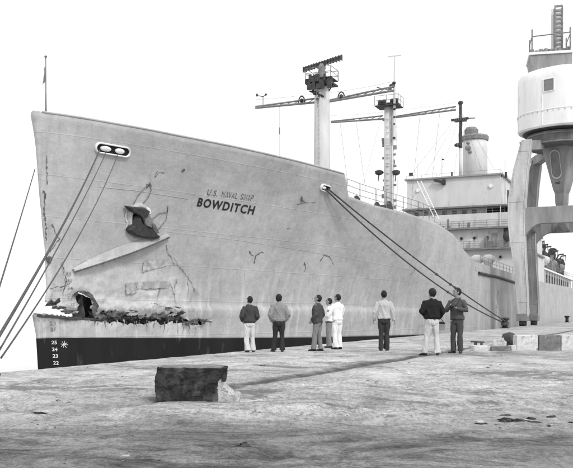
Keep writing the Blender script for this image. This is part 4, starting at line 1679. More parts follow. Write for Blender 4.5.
# ------------------------------------------------------------------ the harbour crane
def build_crane():
    A = ground_at(523, 326.2)
    CA, CB = 11.0, 7.6                              # wheelbase along the quay, gauge inland
    root = empty('harbour_crane', A, math.atan2(QD.y, QD.x))
    tag(root, 'tall portal crane with round white cab on curved legs beside the ship', 'crane')
    # local x along the quay, local y = -(inland)
    k = F / A.y
    cosb = -QN.x * 1.0
    legpx = [(316, 523.5, 9.0), (300, 523.0, 10.2), (262, 520.5, 12.0), (240, 518.6, 14.2), (223, 517.6, 15.8), (200, 518.0, 16.4), (170, 521.5, 13.6), (150, 525.2, 10.6), (141, 527.0, 9.0)]
    prof = [((x - 523) / k / cosb, zof(y, k), w / k / cosb * 0.97) for y, x, w in legpx]

    def leg(name, x0, y0, sgn, depth=1.5):
        mb = MB()
        rings = []
        for off, z, w in prof:
            c = y0 - sgn * off
            rings.append([(x0 - depth / 2, c - w / 2, z), (x0 + depth / 2, c - w / 2, z), (x0 + depth / 2, c + w / 2, z), (x0 - depth / 2, c + w / 2, z)])
        mb.loft(rings)
        lo = mb.build(name, M_CRANE if x0 == 0 else M_CRANE_SHADE, root, bevel=0.03)
        fr = MB()                                   # riveted flange strips
        for sy in (-1, 1):
            fr.tube([(x0 - depth / 2 - 0.02, y0 - sgn * off + sy * w * 0.47, z) for off, z, w in prof], 0.05, 6)
        fr.build('flange', M_CRANE, lo)
        rv = MB()                                   # rivet rows down the leg
        for (o0, z_0, w0), (o1, z_1, w1) in zip(prof, prof[1:]):
            nn_ = max(1, int((z_1 - z_0) / 0.45))
            for q_ in range(nn_):
                t_ = q_ / nn_
                for sy in (-0.34, 0.34):
                    rv.box(x0 - depth / 2 - 0.03, x0 - depth / 2 + 0.01, y0 - sgn * (o0 + (o1 - o0) * t_) + sy * (w0 + (w1 - w0) * t_) - 0.04, y0 - sgn * (o0 + (o1 - o0) * t_) + sy * (w0 + (w1 - w0) * t_) + 0.04, z_0 + (z_1 - z_0) * t_ - 0.04, z_0 + (z_1 - z_0) * t_ + 0.04)
        tag(rv.build('rivet_row', M_CRANE if x0 == 0 else M_CRANE_SHADE, lo), kind='stuff')
        sp_ = MB()                                  # splice plates across the leg
        for off, z, w in prof[1:-1:2]:
            sp_.box(x0 - depth / 2 - 0.035, x0 - depth / 2 + 0.005, y0 - sgn * off - w * 0.46, y0 - sgn * off + w * 0.46, z - 0.28, z + 0.28)
        tag(sp_.build('splice_plate', M_CRANE if x0 == 0 else M_CRANE_SHADE, lo), kind='stuff')
        b = MB()
        z0 = zof(316, k)
        b.box(x0 - 1.1, x0 + 1.1, y0 - 0.55, y0 + 0.55, 0.55, z0 + 0.25)
        b.build('bogie', M_CRANEDARK, lo, bevel=0.06)
        for dx in (-0.6, 0.6):
            w_ = MB()
            w_.tube([(x0 + dx, y0 - 0.30, 0.38), (x0 + dx, y0 + 0.30, 0.38)], 0.36, 18)
            w_.build('wheel', M_IRON, lo)
        return lo
    for (x0, y0, sg) in ((0, 0, 1), (CA, 0, 1), (0, -CB, -1), (CA, -CB, -1)):
        leg('leg', x0, y0, sg)
    # ladder on the leg
    ld = MB()
    zt = zof(225, k)
    for dx in (0.75, 1.15):
        ld.bar((dx, -0.9, 1.2), (dx, -0.75, zt), 0.05)
    z = 1.4
    while z < zt:
        ld.bar((0.75, -0.85, z), (1.15, -0.85, z), 0.04)
        z += 0.35
    ld.build('ladder', M_CRANEDARK, root)
    # portal beams with arched haunches
    z1, z0 = zof(208, k), zof(224.5, k)

    def portal(x0):
        mb = MB()
        n = 16
        rings = []
        for i in range(n + 1):
            t = i / n
            y = -CB * t
            e = min(t, 1 - t) * CB
            drop = 1.7 * max(0.0, 1 - e / 1.9) ** 2
            rings.append([(x0 - 0.42, y, z0 - drop), (x0 + 0.42, y, z0 - drop), (x0 + 0.42, y, z1), (x0 - 0.42, y, z1)])
        mb.loft(rings)
        return mb.build('portal_beam', M_CRANE_SHADE, root, bevel=0.04)
    portal(0.0)
    portal(CA)
    for y0 in (0.0, -CB, -CB / 2):
        mb = MB()
        mb.box(0.44, CA - 0.44, y0 - 0.35, y0 + 0.35, z0 + 0.1, z1 - 0.1)
        mb.build('side_beam', M_CRANE_SHADE, root, bevel=0.04)
    cx_, cy_ = CA / 2 - 0.6, -CB / 2 + 0.15
    cw = root.matrix_basis @ Vector((cx_, cy_, 0))
    kc = F / cw.y
    zz = lambda y: zof(y, kc)
    print('crane centre px', project(cw), 'k', kc)
    # top ring carried by the legs
    mb = MB()
    r = 3.75
    R0 = 4.5
    mb.lathe([(r * 0.92, zz(149)), (r, zz(147)), (r, zz(136)), (r * 0.9, zz(135.5))], 40, (cx_, cy_, 0))
    ring = mb.build('slewing_ring', M_RING, root)
    mb = MB()
    mb.lathe([(r * 0.9, zz(135.6)), (R0 * 0.93, zz(134.6)), (R0 * 0.95, zz(133.6)), (R0 * 0.5, zz(133.2))], 40, (cx_, cy_, 0))
    mb.build('cab_floor', M_GEAR, root)  # near-black floor: shade under the cab put into its colour
    mb = MB()
    mb.lathe([(r + 0.06, zz(147.5)), (r + 0.10, zz(146.8)), (r + 0.06, zz(146))], 40, (cx_, cy_, 0))
    mb.lathe([(r + 0.06, zz(139)), (r + 0.10, zz(138.3)), (r + 0.06, zz(137.5))], 40, (cx_, cy_, 0))
    mb.build('ring_flange', M_CRANEDARK, ring)
    for (x0, y0) in ((0, 0), (CA, 0), (0, -CB), (CA, -CB)):
        br = MB()
        tgt = Vector((cx_, cy_, zz(144)))
        v = Vector((x0, y0, zof(146, k)))
        d = (tgt - v).normalized()
        br.bar(v, tgt - d * 3.4, 0.9, 1.0)
        br.build('ring_bracket', M_CRANE_SHADE, root)
    # tapered king post with its oval port
    mb = MB()
    rings = []
    th = R(-22)
    for (y, w) in ((207, 1.05), (203, 1.2), (194, 1.25), (190, 1.55), (148, 3.55)):
        w = w * 1.06
        rings.append([(cx_ + a * w * math.cos(th) - b * w * 0.8 * math.sin(th), cy_ + a * w * math.sin(th) + b * w * 0.8 * math.cos(th), zz(y)) for a, b in ((-.5, -.5), (.5, -.5), (.5, .5), (-.5, .5))])
    mb.loft(rings)
    kp = mb.build('king_post', M_CRANE_SHADE, root, bevel=0.05)
    face = (Vector(rings[4][3]) + Vector(rings[4][0])) / 2, (Vector(rings[3][3]) + Vector(rings[3][0])) / 2
    # the face turned to the camera
    best = None
    camv = root.matrix_basis.inverted() @ CAMP
    for q in range(4):
        a, b = Vector(rings[3][q]), Vector(rings[3][(q + 1) % 4])
        c, d = Vector(rings[4][q]), Vector(rings[4][(q + 1) % 4])
        n = (b - a).cross(c - a).normalized()
        cen = (a + b + c + d) / 4
        if n.dot(cen - Vector((cx_, cy_, cen.z))) < 0: n = -n
        sc = n.dot((camv - cen).normalized())
        if best is None or sc > best[0]: best = (sc, a, b, c, d, n)
    _, a, b, c, d, n = best
    x = (b - a).normalized()
    y = n.cross(x)
    if y.z < 0: x, y = -x, -y
    cen = (a + b + c + d) / 4 + y * 0.35
    Mx = Matrix(((x.x, y.x, n.x, cen.x), (x.y, y.y, n.y, cen.y), (x.z, y.z, n.z, cen.z), (0, 0, 0, 1)))
    st = [(q, p) for p, q in stadium(2.9, 1.05)]
    mb = MB()
    mb.loft([[(p * e, q * e, z) for p, q in st] for e, z in ((1.12, -0.03), (1.12, 0.10), (1.0, 0.10), (1.0, 0.0))], Mx, caps=False)
    pr = mb.build('port_rim', M_CRANE, kp)
    mb = MB()
    mb.add([(p * 1.0, q * 1.0, 0.015) for p, q in st], [tuple(range(len(st)))], Mx)
    mb.build('port_plate', M_CRANEDARK, kp)
    mb = MB()
    for dy in (-2.0, -2.15):
        mb.box(-0.3, 0.25, dy, dy + 0.06, 0.0, 0.06, Mx)
    mb.build('nameplate', M_GEAR, kp)
    mb = MB()
    mb.lathe([(0.75, zz(210)), (0.75, zz(207.2)), (0.5, zz(206.5))], 16, (cx_, cy_, 0))
    mb.build('foot_bearing', M_CRANEDARK, kp)
    # the round white machinery cab
    mb = MB()
    R0 = 4.5
    n = 48

    def cabring(r, z, sq=2.6):
        out = []
        for q in range(n):
            a_ = 2 * math.pi * q / n + th
            ca, sa = math.cos(a_), math.sin(a_)
            rr = r / (abs(math.cos(a_ - th)) ** sq + abs(math.sin(a_ - th)) ** sq) ** (1 / sq)
            out.append((cx_ + rr * ca, cy_ + rr * sa, z))
        return out
    mb.loft([cabring(R0 * 0.97, zz(133.5)), cabring(R0, zz(132.0)), cabring(R0, zz(86)), cabring(R0 * 0.985, zz(80)), cabring(R0 * 0.93, zz(76.5)), cabring(R0 * 0.8, zz(74.2)), cabring(R0 * 0.4, zz(72.8))])
    cab = mb.build('cab', M_CAB, root)
    for p_ in cab.data.polygons: p_.use_smooth = True
    es = cab.modifiers.new('split', 'EDGE_SPLIT')
    es.split_angle = R(35)
    mb = MB()
    mb.loft([cabring(R0 + 0.015, zz(117.6)), cabring(R0 + 0.04, zz(117.2)), cabring(R0 + 0.04, zz(116.6)), cabring(R0 + 0.015, zz(116.2))], caps=False)
    mb.build('cab_band', M_CAB, cab)
    for q in range(0, n, 6):                        # vertical panel joints
        pr_ = MB()
        a_, b_ = cabring(R0 + 0.012, zz(131.5))[q], cabring(R0 + 0.012, zz(87))[q]
        pr_.bar(a_, b_, 0.07, 0.05)
        pr_.build('panel_joint', M_CAB, cab)
    # rivets along the band
    rv = MB()
    for p_ in cabring(R0 + 0.03, zz(118.6)):
        rv.ell(p_, (0.06, 0.06, 0.05), n=6, m=4)
    tag(rv.build('rivet_row', M_DECK, cab), kind='stuff')
    # square window: cast the photo pixel onto the cab wall
    wp = root.matrix_basis.inverted() @ (CAMP + ray(548, 94) * (cw.y - R0 + 0.55))
    v = Vector((wp.x - cx_, wp.y - cy_, 0))
    nn = v.normalized()
    best = min(cabring(R0, 0), key=lambda q: (Vector((q[0] - cx_, q[1] - cy_, 0)).normalized() - nn).length)
    rw = Vector((best[0] - cx_, best[1] - cy_, 0)).length
    cc = Vector((cx_, cy_, zz(94))) + nn * rw
    # flat direction of the wall there
    up = Vector((0, 0, 1))
    lst = cabring(R0, 0)
    ib = lst.index(best)
    tx = (Vector(lst[(ib + 1) % n]) - Vector(lst[ib - 1])).normalized()
    n2 = tx.cross(up)
    if n2.dot(nn) < 0: n2 = -n2; tx = -tx
    Mw = Matrix(((tx.x, 0, n2.x, cc.x), (tx.y, 0, n2.y, cc.y), (tx.z, 1, n2.z, cc.z), (0, 0, 0, 1)))
    mb = MB()
    hwn = 0.56
    mb.box(-hwn, hwn, -0.62, 0.62, -0.2, 0.05, Mw)
    wo_ = mb.build('window', mat('cab_window_glass', 0.20, 0.25, 0.2, 2, spec=0.5), cab)
    mb = MB()
    for (x0, x1, y0, y1) in ((-hwn - .07, -hwn, -.69, .69), (hwn, hwn + .07, -.69, .69), (-hwn, hwn, .62, .69), (-hwn, hwn, -.69, -.62)):
        mb.box(x0, x1, y0, y1, -0.2, 0.09, Mw)
    mb.build('window_frame', M_CAB, wo_)
    # upper machinery box, rails and lattice mast
    Mt = Matrix.Translation((cx_, cy_, 0)) @ Matrix.Rotation(th, 4, 'Z')
    # box axes: side turned to the camera
    cl = camv - Vector((cx_, cy_, 0))
    fa = math.atan2(cl.y, cl.x)
    Mt = Matrix.Translation((cx_, cy_, 0)) @ Matrix.Rotation(fa + R(6), 4, 'Z')   # +x towards the camera, +y to the photo's right
    mb = MB()
    wpx = 1.0 / kc
    yl, yr = (529.5 - 558) * wpx, (569 - 558) * wpx
    off = (project(cw)[0] - 558) * wpx
    yl, yr = yl - off, yr - off
    mb.loft([[(-2.0, yl + 0.25, zz(77)), (2.4, yl + 0.25, zz(77)), (2.4, yr, zz(77)), (-2.0, yr, zz(77))],
             [(-2.0, yl, zz(60)), (2.5, yl, zz(60)), (2.5, yr, zz(60)), (-2.0, yr, zz(60))]], Mt)
    bx = mb.build('machinery_box', M_CRANE_SHADE, root, bevel=0.03)
    mb = MB()
    mb.box(-2.1, 2.65, yl - 0.12, yr + 0.1, zz(59.8), zz(57.5), Mt)
    mb.build('box_coping', M_CAB, bx)
    mb = MB()
    rnd = random.Random(2)
    for i in range(9):
        yy = yl + 0.3 + (yr - yl - 0.6) * i / 8
        h = rnd.uniform(2.5, 5.5)
        mb.lathe([(0.18, zz(57.5)), (0.26, zz(57.5 - h * 0.5)), (0.22, zz(57.5 - h))], 8, (2.1 - rnd.uniform(0, 0.6), yy, 0), Mt)
    mb.build('winch_gear', M_YARD, bx)
    mb = MB()
    for yy in (yl + 0.25, yr - 0.15):
        mb.bar((2.2, yy, zz(57.5)), (2.2, yy, zz(34)), 0.16, M=Mt)
        mb.bar((-1.6, yy, zz(57.5)), (-1.6, yy, zz(34)), 0.16, M=Mt)
        mb.bar((2.2, yy, zz(40)), (-1.6, yy, zz(40)), 0.08, M=Mt)
    mb.tube([(2.2, yl + 0.25, zz(41)), (2.2, (yl + yr) / 2, zz(40)), (2.2, yr - 0.15, zz(39))], 0.07, 6, Mt)
    mb.build('guard_frame', M_YARD, bx)
    mb = MB()
    y0, y1 = (554.3 - 558) * wpx - off, (561.2 - 558) * wpx - off
    for yy in (y0, y1):
        mb.bar((1.2, yy, zz(57.5)), (1.2, yy, zz(9.5)), 0.16, M=Mt)
        mb.bar((0.4, yy, zz(57.5)), (0.4, yy, zz(9.5)), 0.16, M=Mt)
    z = 56.0
    while z > 9.5:
        mb.bar((1.2, y0, zz(z)), (1.2, y1, zz(z)), 0.2, M=Mt)
        mb.bar((1.2, y1, zz(z)), (0.4, y1, zz(z - 4)), 0.06, M=Mt)
        mb.bar((1.2, y0, zz(z)), (0.4, y0, zz(z - 4)), 0.06, M=Mt)
        z -= 4.2
    mb.build('lattice_mast', M_YARD, root)
    mb = MB()
    mb.box(0.35, 0.45, y0 - 0.35, y1, zz(57.5), zz(9.8), Mt)
    mb.build('mast_plate', M_CAB, root)


build_crane()


# ------------------------------------------------------------------ mooring lines and bollards
def bollard(name, loc, h, label):
    root = empty(name, loc, 0.3)
    tag(root, label, 'bollard')
    m = MB()
    m.lathe([(0.42 * h, 0), (0.42 * h, 0.06 * h)], 20)
    m.build('base_plate', M_IRON, root)
    m = MB()
    m.lathe([(0.26 * h, 0.06 * h), (0.23 * h, 0.4 * h), (0.25 * h, 0.72 * h), (0.40 * h, 0.84 * h), (0.42 * h, 0.93 * h), (0.28 * h, 1.0 * h), (0.05 * h, 1.02 * h)], 22)
    m.build('post', M_IRON, root, True)
    return root


e1 = quay(0, 0)
B1 = ground_at(505, 328.2)
bollard('mooring_bollard', B1, 0.95, 'dark iron bollard at the quay edge holding two slanting lines')
B2 = ground_at(-13, 375.5)
bollard('mooring_bollard', B2, 0.55, 'low iron bollard holding the bow lines')
B3 = ground_at(567, 322.3)
bollard('mooring_bollard', B3, 1.2, 'small far bollard on the quay beyond the crane')
bt = MB()                                           # turns of rope round the near bollard head
for k in range(3):
    bt.tube([Vector((B1.x, B1.y, 0.30 + 0.11 * k)) + Vector((0.31 * math.cos(a), 0.31 * math.sin(a), 0)) for a in [2 * math.pi * q / 16 for q in range(17)]], 0.06, 6)
tag(bt.build('rope_coil', M_ROPE), 'dark turns of rope wound round the bollard', 'rope')


def rope(a, b, sag, r, label, group, knots=()):
    a, b = Vector(a), Vector(b)
    pts = []
    n = 36
    for i in range(n + 1):
        t = i / n
        p = a.lerp(b, t)
        p.z -= sag * 4 * t * (1 - t)
        pts.append(p)
    m = MB()
    m.tube(pts, r, 7)
    for t in knots:
        i = int(t * n)
        p = pts[i]
        m.tube([pts[i - 1].lerp(p, 0.75), p, p.lerp(pts[i + 1], 0.25)], [r * 1.2, r * 2.0, r * 1.2], 8)
    o = m.build('mooring_line', M_ROPE, None, True)
    tag(o, label, 'rope', group)
    return o


cw1 = MS @ CH1
cw2 = MS @ CH2
g1 = 'mooring lines'
rope(cw2 @ Vector((-0.1, -0.05, 0.15)), B1 + Vector((-0.1, 0, 0.5)), 0.95, 0.055, 'taut lower mooring line from the side chock to the quay bollard', g1, (0.62,))
rope(cw2 @ Vector((0.15, 0.02, 0.15)), B1 + Vector((0.15, 0, 0.55)), 0.35, 0.055, 'upper mooring line from the side chock, knotted along its length', g1, (0.55, 0.62, 0.64))
rope(cw1 @ Vector((-0.80, -0.1, 0.18)), B2 + Vector((0, 0.1, 0.4)), 0.25, 0.034, 'dark heavy bow line from the white bow chock past the stem', g1)
rope(cw1 @ Vector((-0.42, -0.1, 0.18)), B2 + Vector((0.1, 0.2, 0.35)), 0.20, 0.018, 'thin line from the middle of the white bow chock', g1)
rope(cw1 @ Vector((0.25, -0.12, 0.18)), B2 + Vector((0.15, 0.3, 0.3)), 0.45, 0.018, 'thin line from the after end of the white bow chock', g1)
sb = MS @ Vector((1.0, 1.6, 8.3))
hit = None
for zz_ in [8.5 - 0.05 * i for i in range(20)]:
    pass
sbp = ship_pt(35, 169, -0.9)
rope(MS @ Vector((sbp.x, 0.9, sbp.z)), B2 + Vector((-0.35, 0.5, 0.3)), 0.05, 0.022, 'lone line led from the far side of the bow', g1)


# ------------------------------------------------------------------ things on the quay
def rough(mb, amp, sc, seed, sub=5):
    me = mb.mesh('rough')
    bm = bmesh.new()
    bm.from_mesh(me)
    bmesh.ops.recalc_face_normals(bm, faces=bm.faces)
    bmesh.ops.subdivide_edges(bm, edges=bm.edges[:], cuts=sub, use_grid_fill=True)
    bm.normal_update()
    for v in bm.verts:
        v.co += v.normal * (amp * nz(v.co, sc, seed) + amp * 0.5 * nz(v.co, sc * 3.1, seed + 4))
    bm.to_mesh(me)
    bm.free()
    return me


def build_block():
    p = ground_at(190.5, 400.2)
    root = empty('concrete_block', (p.x, p.y, ground_z(p.x, p.y) - 0.02), R(-2))
    tag(root, 'low tar-blackened concrete block with a broken pale end on the open quay', 'block')
    k = F / p.y
    x0, x1 = (154.5 - 190.5) / k, (225.5 - 190.5) / k
    H = 33.5 / k + 0.02
    m = MB()
    m.loft([[(x0 + 0.01, 0.0, 0), (x1 - 0.10, 0.0, 0), (x1 - 0.10, 0.55, 0), (x0 + 0.01, 0.55, 0)],
            [(x0, 0.01, H * 0.62), (x1 - 0.10, 0.01, H * 0.62), (x1 - 0.10, 0.55, H * 0.62), (x0, 0.55, H * 0.62)],
            [(x0 + 0.02, 0.02, H), (x1, 0.02, H - 0.01), (x1 - 0.02, 0.55, H), (x0 + 0.03, 0.55, H)]])
    me = rough(m, 0.020, 9.0, 3, 14)
    link_mesh('body', me, M_TAR, root)
    m = MB()
    m.loft([[(x0 + 0.05, 0.03, H - 0.004), (x1 - 0.06, 0.03, H - 0.008), (x1 - 0.06, 0.5, H - 0.004), (x0 + 0.08, 0.5, H - 0.004)], [(x0 + 0.06, 0.05, H + 0.014), (x1 - 0.08, 0.05, H + 0.01), (x1 - 0.09, 0.48, H + 0.014), (x0 + 0.1, 0.48, H + 0.014)]])
    link_mesh('lighter_top', rough(m, 0.010, 9.0, 8, 5), M_KERBG, root)  # separate lighter cap over the dark body
    m = MB()                                        # pale fractured end, stepping down to the right
    xb = x1 - 0.095
    prof = [(xb - 0.01, 0.0), (xb + 0.245, 0.0), (xb + 0.235, 0.085), (xb + 0.155, 0.10), (xb + 0.12, 0.15), (xb + 0.055, 0.20), (xb + 0.02, 0.27), (xb - 0.01, 0.29)]
    m.loft([[(a, y, b) for a, b in prof] for y in (0.03, 0.2, 0.4, 0.52)])
    link_mesh('broken_end', rough(m, 0.022, 13.0, 5, 6), M_FRESH, root)
    m = MB()
    m.loft([[(xb + 0.04 + 0.03 * a, 0.05 + 0.10 * b, H * 0.60) for a, b in ((0, 0), (1.5, 0), (1.5, 1), (0, 1))], [(xb + 0.05 + 0.06 * a, 0.05 + 0.10 * b, H * 0.98) for a, b in ((0, 0), (1, 0), (1, 1), (0, 1))]])
    link_mesh('rusty_bar', rough(m, 0.02, 14.0, 2, 4), M_TAR, root)
    return p


blk = build_block()


def kerb_block(x0p, x1p, yb, h, m, label, tilt=0.0, d=0.45, seed=0, dy=0.0):
    a, b = ground_at(x0p, yb), ground_at(x1p, yb)
    w = (b.x - a.x) - 0.015
    c = (a + b) / 2
    mb = MB()
    mb.box(-w / 2, w / 2, 0, d, -0.03, h)
    me = rough(mb, 0.014, 6.0, seed, 4)
    o = link_mesh('kerb_block', me, m)
    o.location = (c.x, c.y + dy, 0)
    o.rotation_euler = (0, tilt, 0)
    bv = o.modifiers.new('bevel', 'BEVEL')
    bv.width = 0.012
    bv.limit_method = 'ANGLE'
    bv.angle_limit = R(40)
    tag(o, label, 'kerb block', 'painted kerb blocks')


kerb_block(516.5, 538.5, 350.6, 0.47, M_KERBW, 'white painted kerb block beside the dark heap', 0, seed=1)
kerb_block(538.7, 561, 350.6, 0.48, M_KERBG, 'dark grey kerb block between two white blocks', 0.01, seed=4)
kerb_block(561.3, 584, 350.6, 0.48, M_KERBW, 'white painted kerb block after the dark grey one', 0, seed=9)
kerb_block(584.3, 607, 350.6, 0.48, M_KERBG, 'grey kerb block after the last white one', 0, seed=12)
kerb_block(474, 491, 351.0, 0.16, M_KERBW, 'low sunken white kerb block near the man with the camera', 0.02, seed=15)
kerb_block(491.5, 511, 351.2, 0.15, M_KERBG, 'low sunken grey kerb block in front of the dark heap', -0.02, seed=18)
kerb_block(511, 516.5, 351.0, 0.17, M_KERBW, 'short sunken white kerb stump against the tall block', 0.0, seed=20)


def debris():
    c = ground_at(509.5, 347.0)
    m = MB()
    m.ell((0, 0, 0.24), (0.27, 0.25, 0.27), n=48, m=32)
    me = m.mesh('heap')
    for v in me.vertices:
        v.co += Vector(v.co).normalized() * (0.08 * nz(v.co, 4, 2) + 0.03 * nz(v.co, 13, 7))
        v.co.z = max(v.co.z, -0.02)
    o = link_mesh('tarpaulin_heap', me, M_GEAR, None, True)
    o.location = c
    tag(o, 'crumpled dark tarpaulin heap behind the low kerb', 'heap')
    a = ground_at(480, 348.5)
    m = MB()
    m.loft([[(-0.22, -0.07, 0.19), (0.22, -0.06, 0.17), (0.22, 0.07, 0.17), (-0.22, 0.08, 0.19)], [(-0.22, -0.07, 0.245), (0.22, -0.06, 0.22), (0.22, 0.07, 0.22), (-0.22, 0.08, 0.245)]])
    m.box(-0.1, -0.02, -0.05, 0.05, -0.01, 0.185)
    m.box(0.1, 0.16, -0.05, 0.05, -0.01, 0.172)
    o = link_mesh('board', rough(m, 0.008, 8, 3, 2), M_WOOD)
    o.location = a + Vector((0, 0.35, 0))
    tag(o, 'short dark board propped behind the sunken kerb', 'board')
    rnd = random.Random(11)
    for i, (px, w, h) in enumerate(((489, 0.20, 0.12), (495, 0.26, 0.16), (500, 0.22, 0.26), (503.5, 0.16, 0.30))):
        p = ground_at(px, 348.2)
        m = MB()
        m.ell((0, 0, h * 0.45), (w, w * 0.8, h * 0.6), n=10, m=7)
        me = m.mesh('rubble')
        for v in me.vertices:
            v.co += Vector(v.co).normalized() * (0.09 * nz(v.co, 6, i * 3.3) + 0.05 * nz(v.co, 14, i))
            v.co.z = max(v.co.z, -0.02)
        o = link_mesh('rubble_lump', me, M_STONE2)
        o.location = p + Vector((0, 0.3, 0))
        tag(o, 'broken pale concrete lump between the board and the dark heap', 'rubble', 'rubble behind the low kerb')
    # flattened heap of rags or matting on the open quay
    p = ground_at(508, 424)
    for i in range(22):
        q = p + Vector((rnd.gauss(0, 0.20), rnd.gauss(0, 0.30), 0))
        m = MB()
        r0 = rnd.uniform(0.012, 0.045)
        m.ell((0, 0, 0), (r0 * rnd.uniform(1.0, 2.0), r0 * rnd.uniform(0.8, 1.6), r0 * rnd.uniform(0.25, 0.55)), n=14, m=9)
        m.v = [v * (1 + 0.9 * nz(v / r0, 1.1, i * 3.7) + 0.5 * nz(v / r0, 2.9, i)) for v in m.v]
        o = m.build('mud_clod', M_TAR if i % 4 else M_STONE2)
        o.location = (q.x, q.y, ground_z(q.x, q.y))
        tag(o, 'pale dried mud clod in the broken patch on the open quay' if i % 4 == 0 else 'dark dried mud clod in the broken patch on the open quay', 'clod', 'mud clods in the broken patch')


debris()


def strips():
    # gravel and chips
    rnd = random.Random(4)
    m = MB()
    for i in range(4200):
        y = 5.5 + 20 * rnd.random() ** 1.5
        x = rnd.uniform(-0.40, 0.40) * y
        p = Vector((x, y, 0))
        if (p - P0).dot(QN) > -0.3: continue
        if nz((x, y, 0), 0.7, 33) + rnd.uniform(-0.25, 0.25) < 0.05: continue
        r = rnd.uniform(0.003, 0.009) * (rnd.uniform(2, 4.5) if rnd.random() < 0.04 else 1)
        z = ground_z(x, y) + r * 0.1
        a = rnd.uniform(0, 6.28)
        pts = [(x + r * 1.4 * rnd.uniform(.7, 1.3) * math.cos(a + k * 1.2566), y + r * 1.2 * rnd.uniform(.7, 1.3) * math.sin(a + k * 1.2566), z + r * rnd.uniform(-.3, .3)) for k in range(5)]
        m.add(pts + [(x, y, z + r * rnd.uniform(.4, .8)), (x, y, z - r * .6)], [(k, (k + 1) % 5, 5) for k in range(5)] + [((k + 1) % 5, k, 6) for k in range(5)])
    tag(m.build('gravel', M_STONE), 'scattered stone chips on the quay', 'gravel', kind='stuff')
    # flat scraps and clods that can be told apart
    for i, (px, py, w, mm) in enumerate(((126, 454, 0.035, M_STONE2), (243, 446, 0.07, M_TAR), (38, 413, 0.06, M_TAR), (551, 417, 0.05, M_TAR), (262, 366, 0.06, M_TAR))):
        p = ground_at(px, py)
        m = MB()
        m.ell((0, 0, 0), (w, w * 0.8, w * 0.28), n=18, m=10)
        m.v = [v * (1 + 0.8 * nz(v / w, 1.2, i * 5.3) + 0.5 * nz(v / w, 3.1, i)) for v in m.v]
        o = m.build('ground_scrap', mm)
        o.location = (p.x, p.y, ground_z(p.x, p.y))
        pale = mm is not M_TAR
        tag(o, 'small pale rubble scrap lying on the damp foreground' if pale else 'small dark clod lying on the bare quay', 'scrap', None if pale else 'dark clods on the quay')


strips()

# ------------------------------------------------------------------ people
M_SKIN = mat('skin', 0.26, 0.6, 0.1, 8, bump=0.0)
M_HAIR = mat('dark_hair', 0.014, 0.6, 0.5, 30, bump=0.4, bscale=90)
M_SHOE = mat('dark_shoe', 0.02, 0.5, 0.3, 10)
M_EYE = mat('eye_dark', 0.02, 0.3, 0.1, 5, bump=0)


def cloth(name, v):
    return mat(name, v, 0.9, 0.14, 5.0, (1, 1, 0.6), 0.35, 18, spec=0.1)


def remesh(mb, voxel, smooth=3, folds=0.0, fs=7.0, seed=0.0, fz=0.6):
    me = mb.mesh('tmp')
    bm = bmesh.new()
    bm.from_mesh(me)
    bmesh.ops.recalc_face_normals(bm, faces=bm.faces)
    bm.to_mesh(me)
    bm.free()
    o = bpy.data.objects.new('tmp', me)
    col.objects.link(o)
    md = o.modifiers.new('r', 'REMESH')
    md.mode = 'VOXEL'
    md.voxel_size = voxel
    ms = o.modifiers.new('s', 'SMOOTH')
    ms.iterations = smooth
    ms.factor = 0.5
    bpy.context.view_layer.update()
    out = baked(o)
    bpy.data.objects.remove(o)
    bpy.data.meshes.remove(me)
    if folds:
        nrm = [v.normal.copy() for v in out.vertices]
        for v, n in zip(out.vertices, nrm):
            p = v.co
            q = (p.x * fs, p.y * fs, p.z * fs * fz + 1.5 * p.x * fs)
            v.co = p + n * (folds * nz(q, 1.0, seed) + folds * 0.5 * nz(q, 2.3, seed + 5))
        out.update()
    return out


def ering(c, rx, ry, n=16):
    return [(c[0] + rx * math.cos(2 * math.pi * k / n), c[1] + ry * math.sin(2 * math.pi * k / n), c[2]) for k in range(n)]


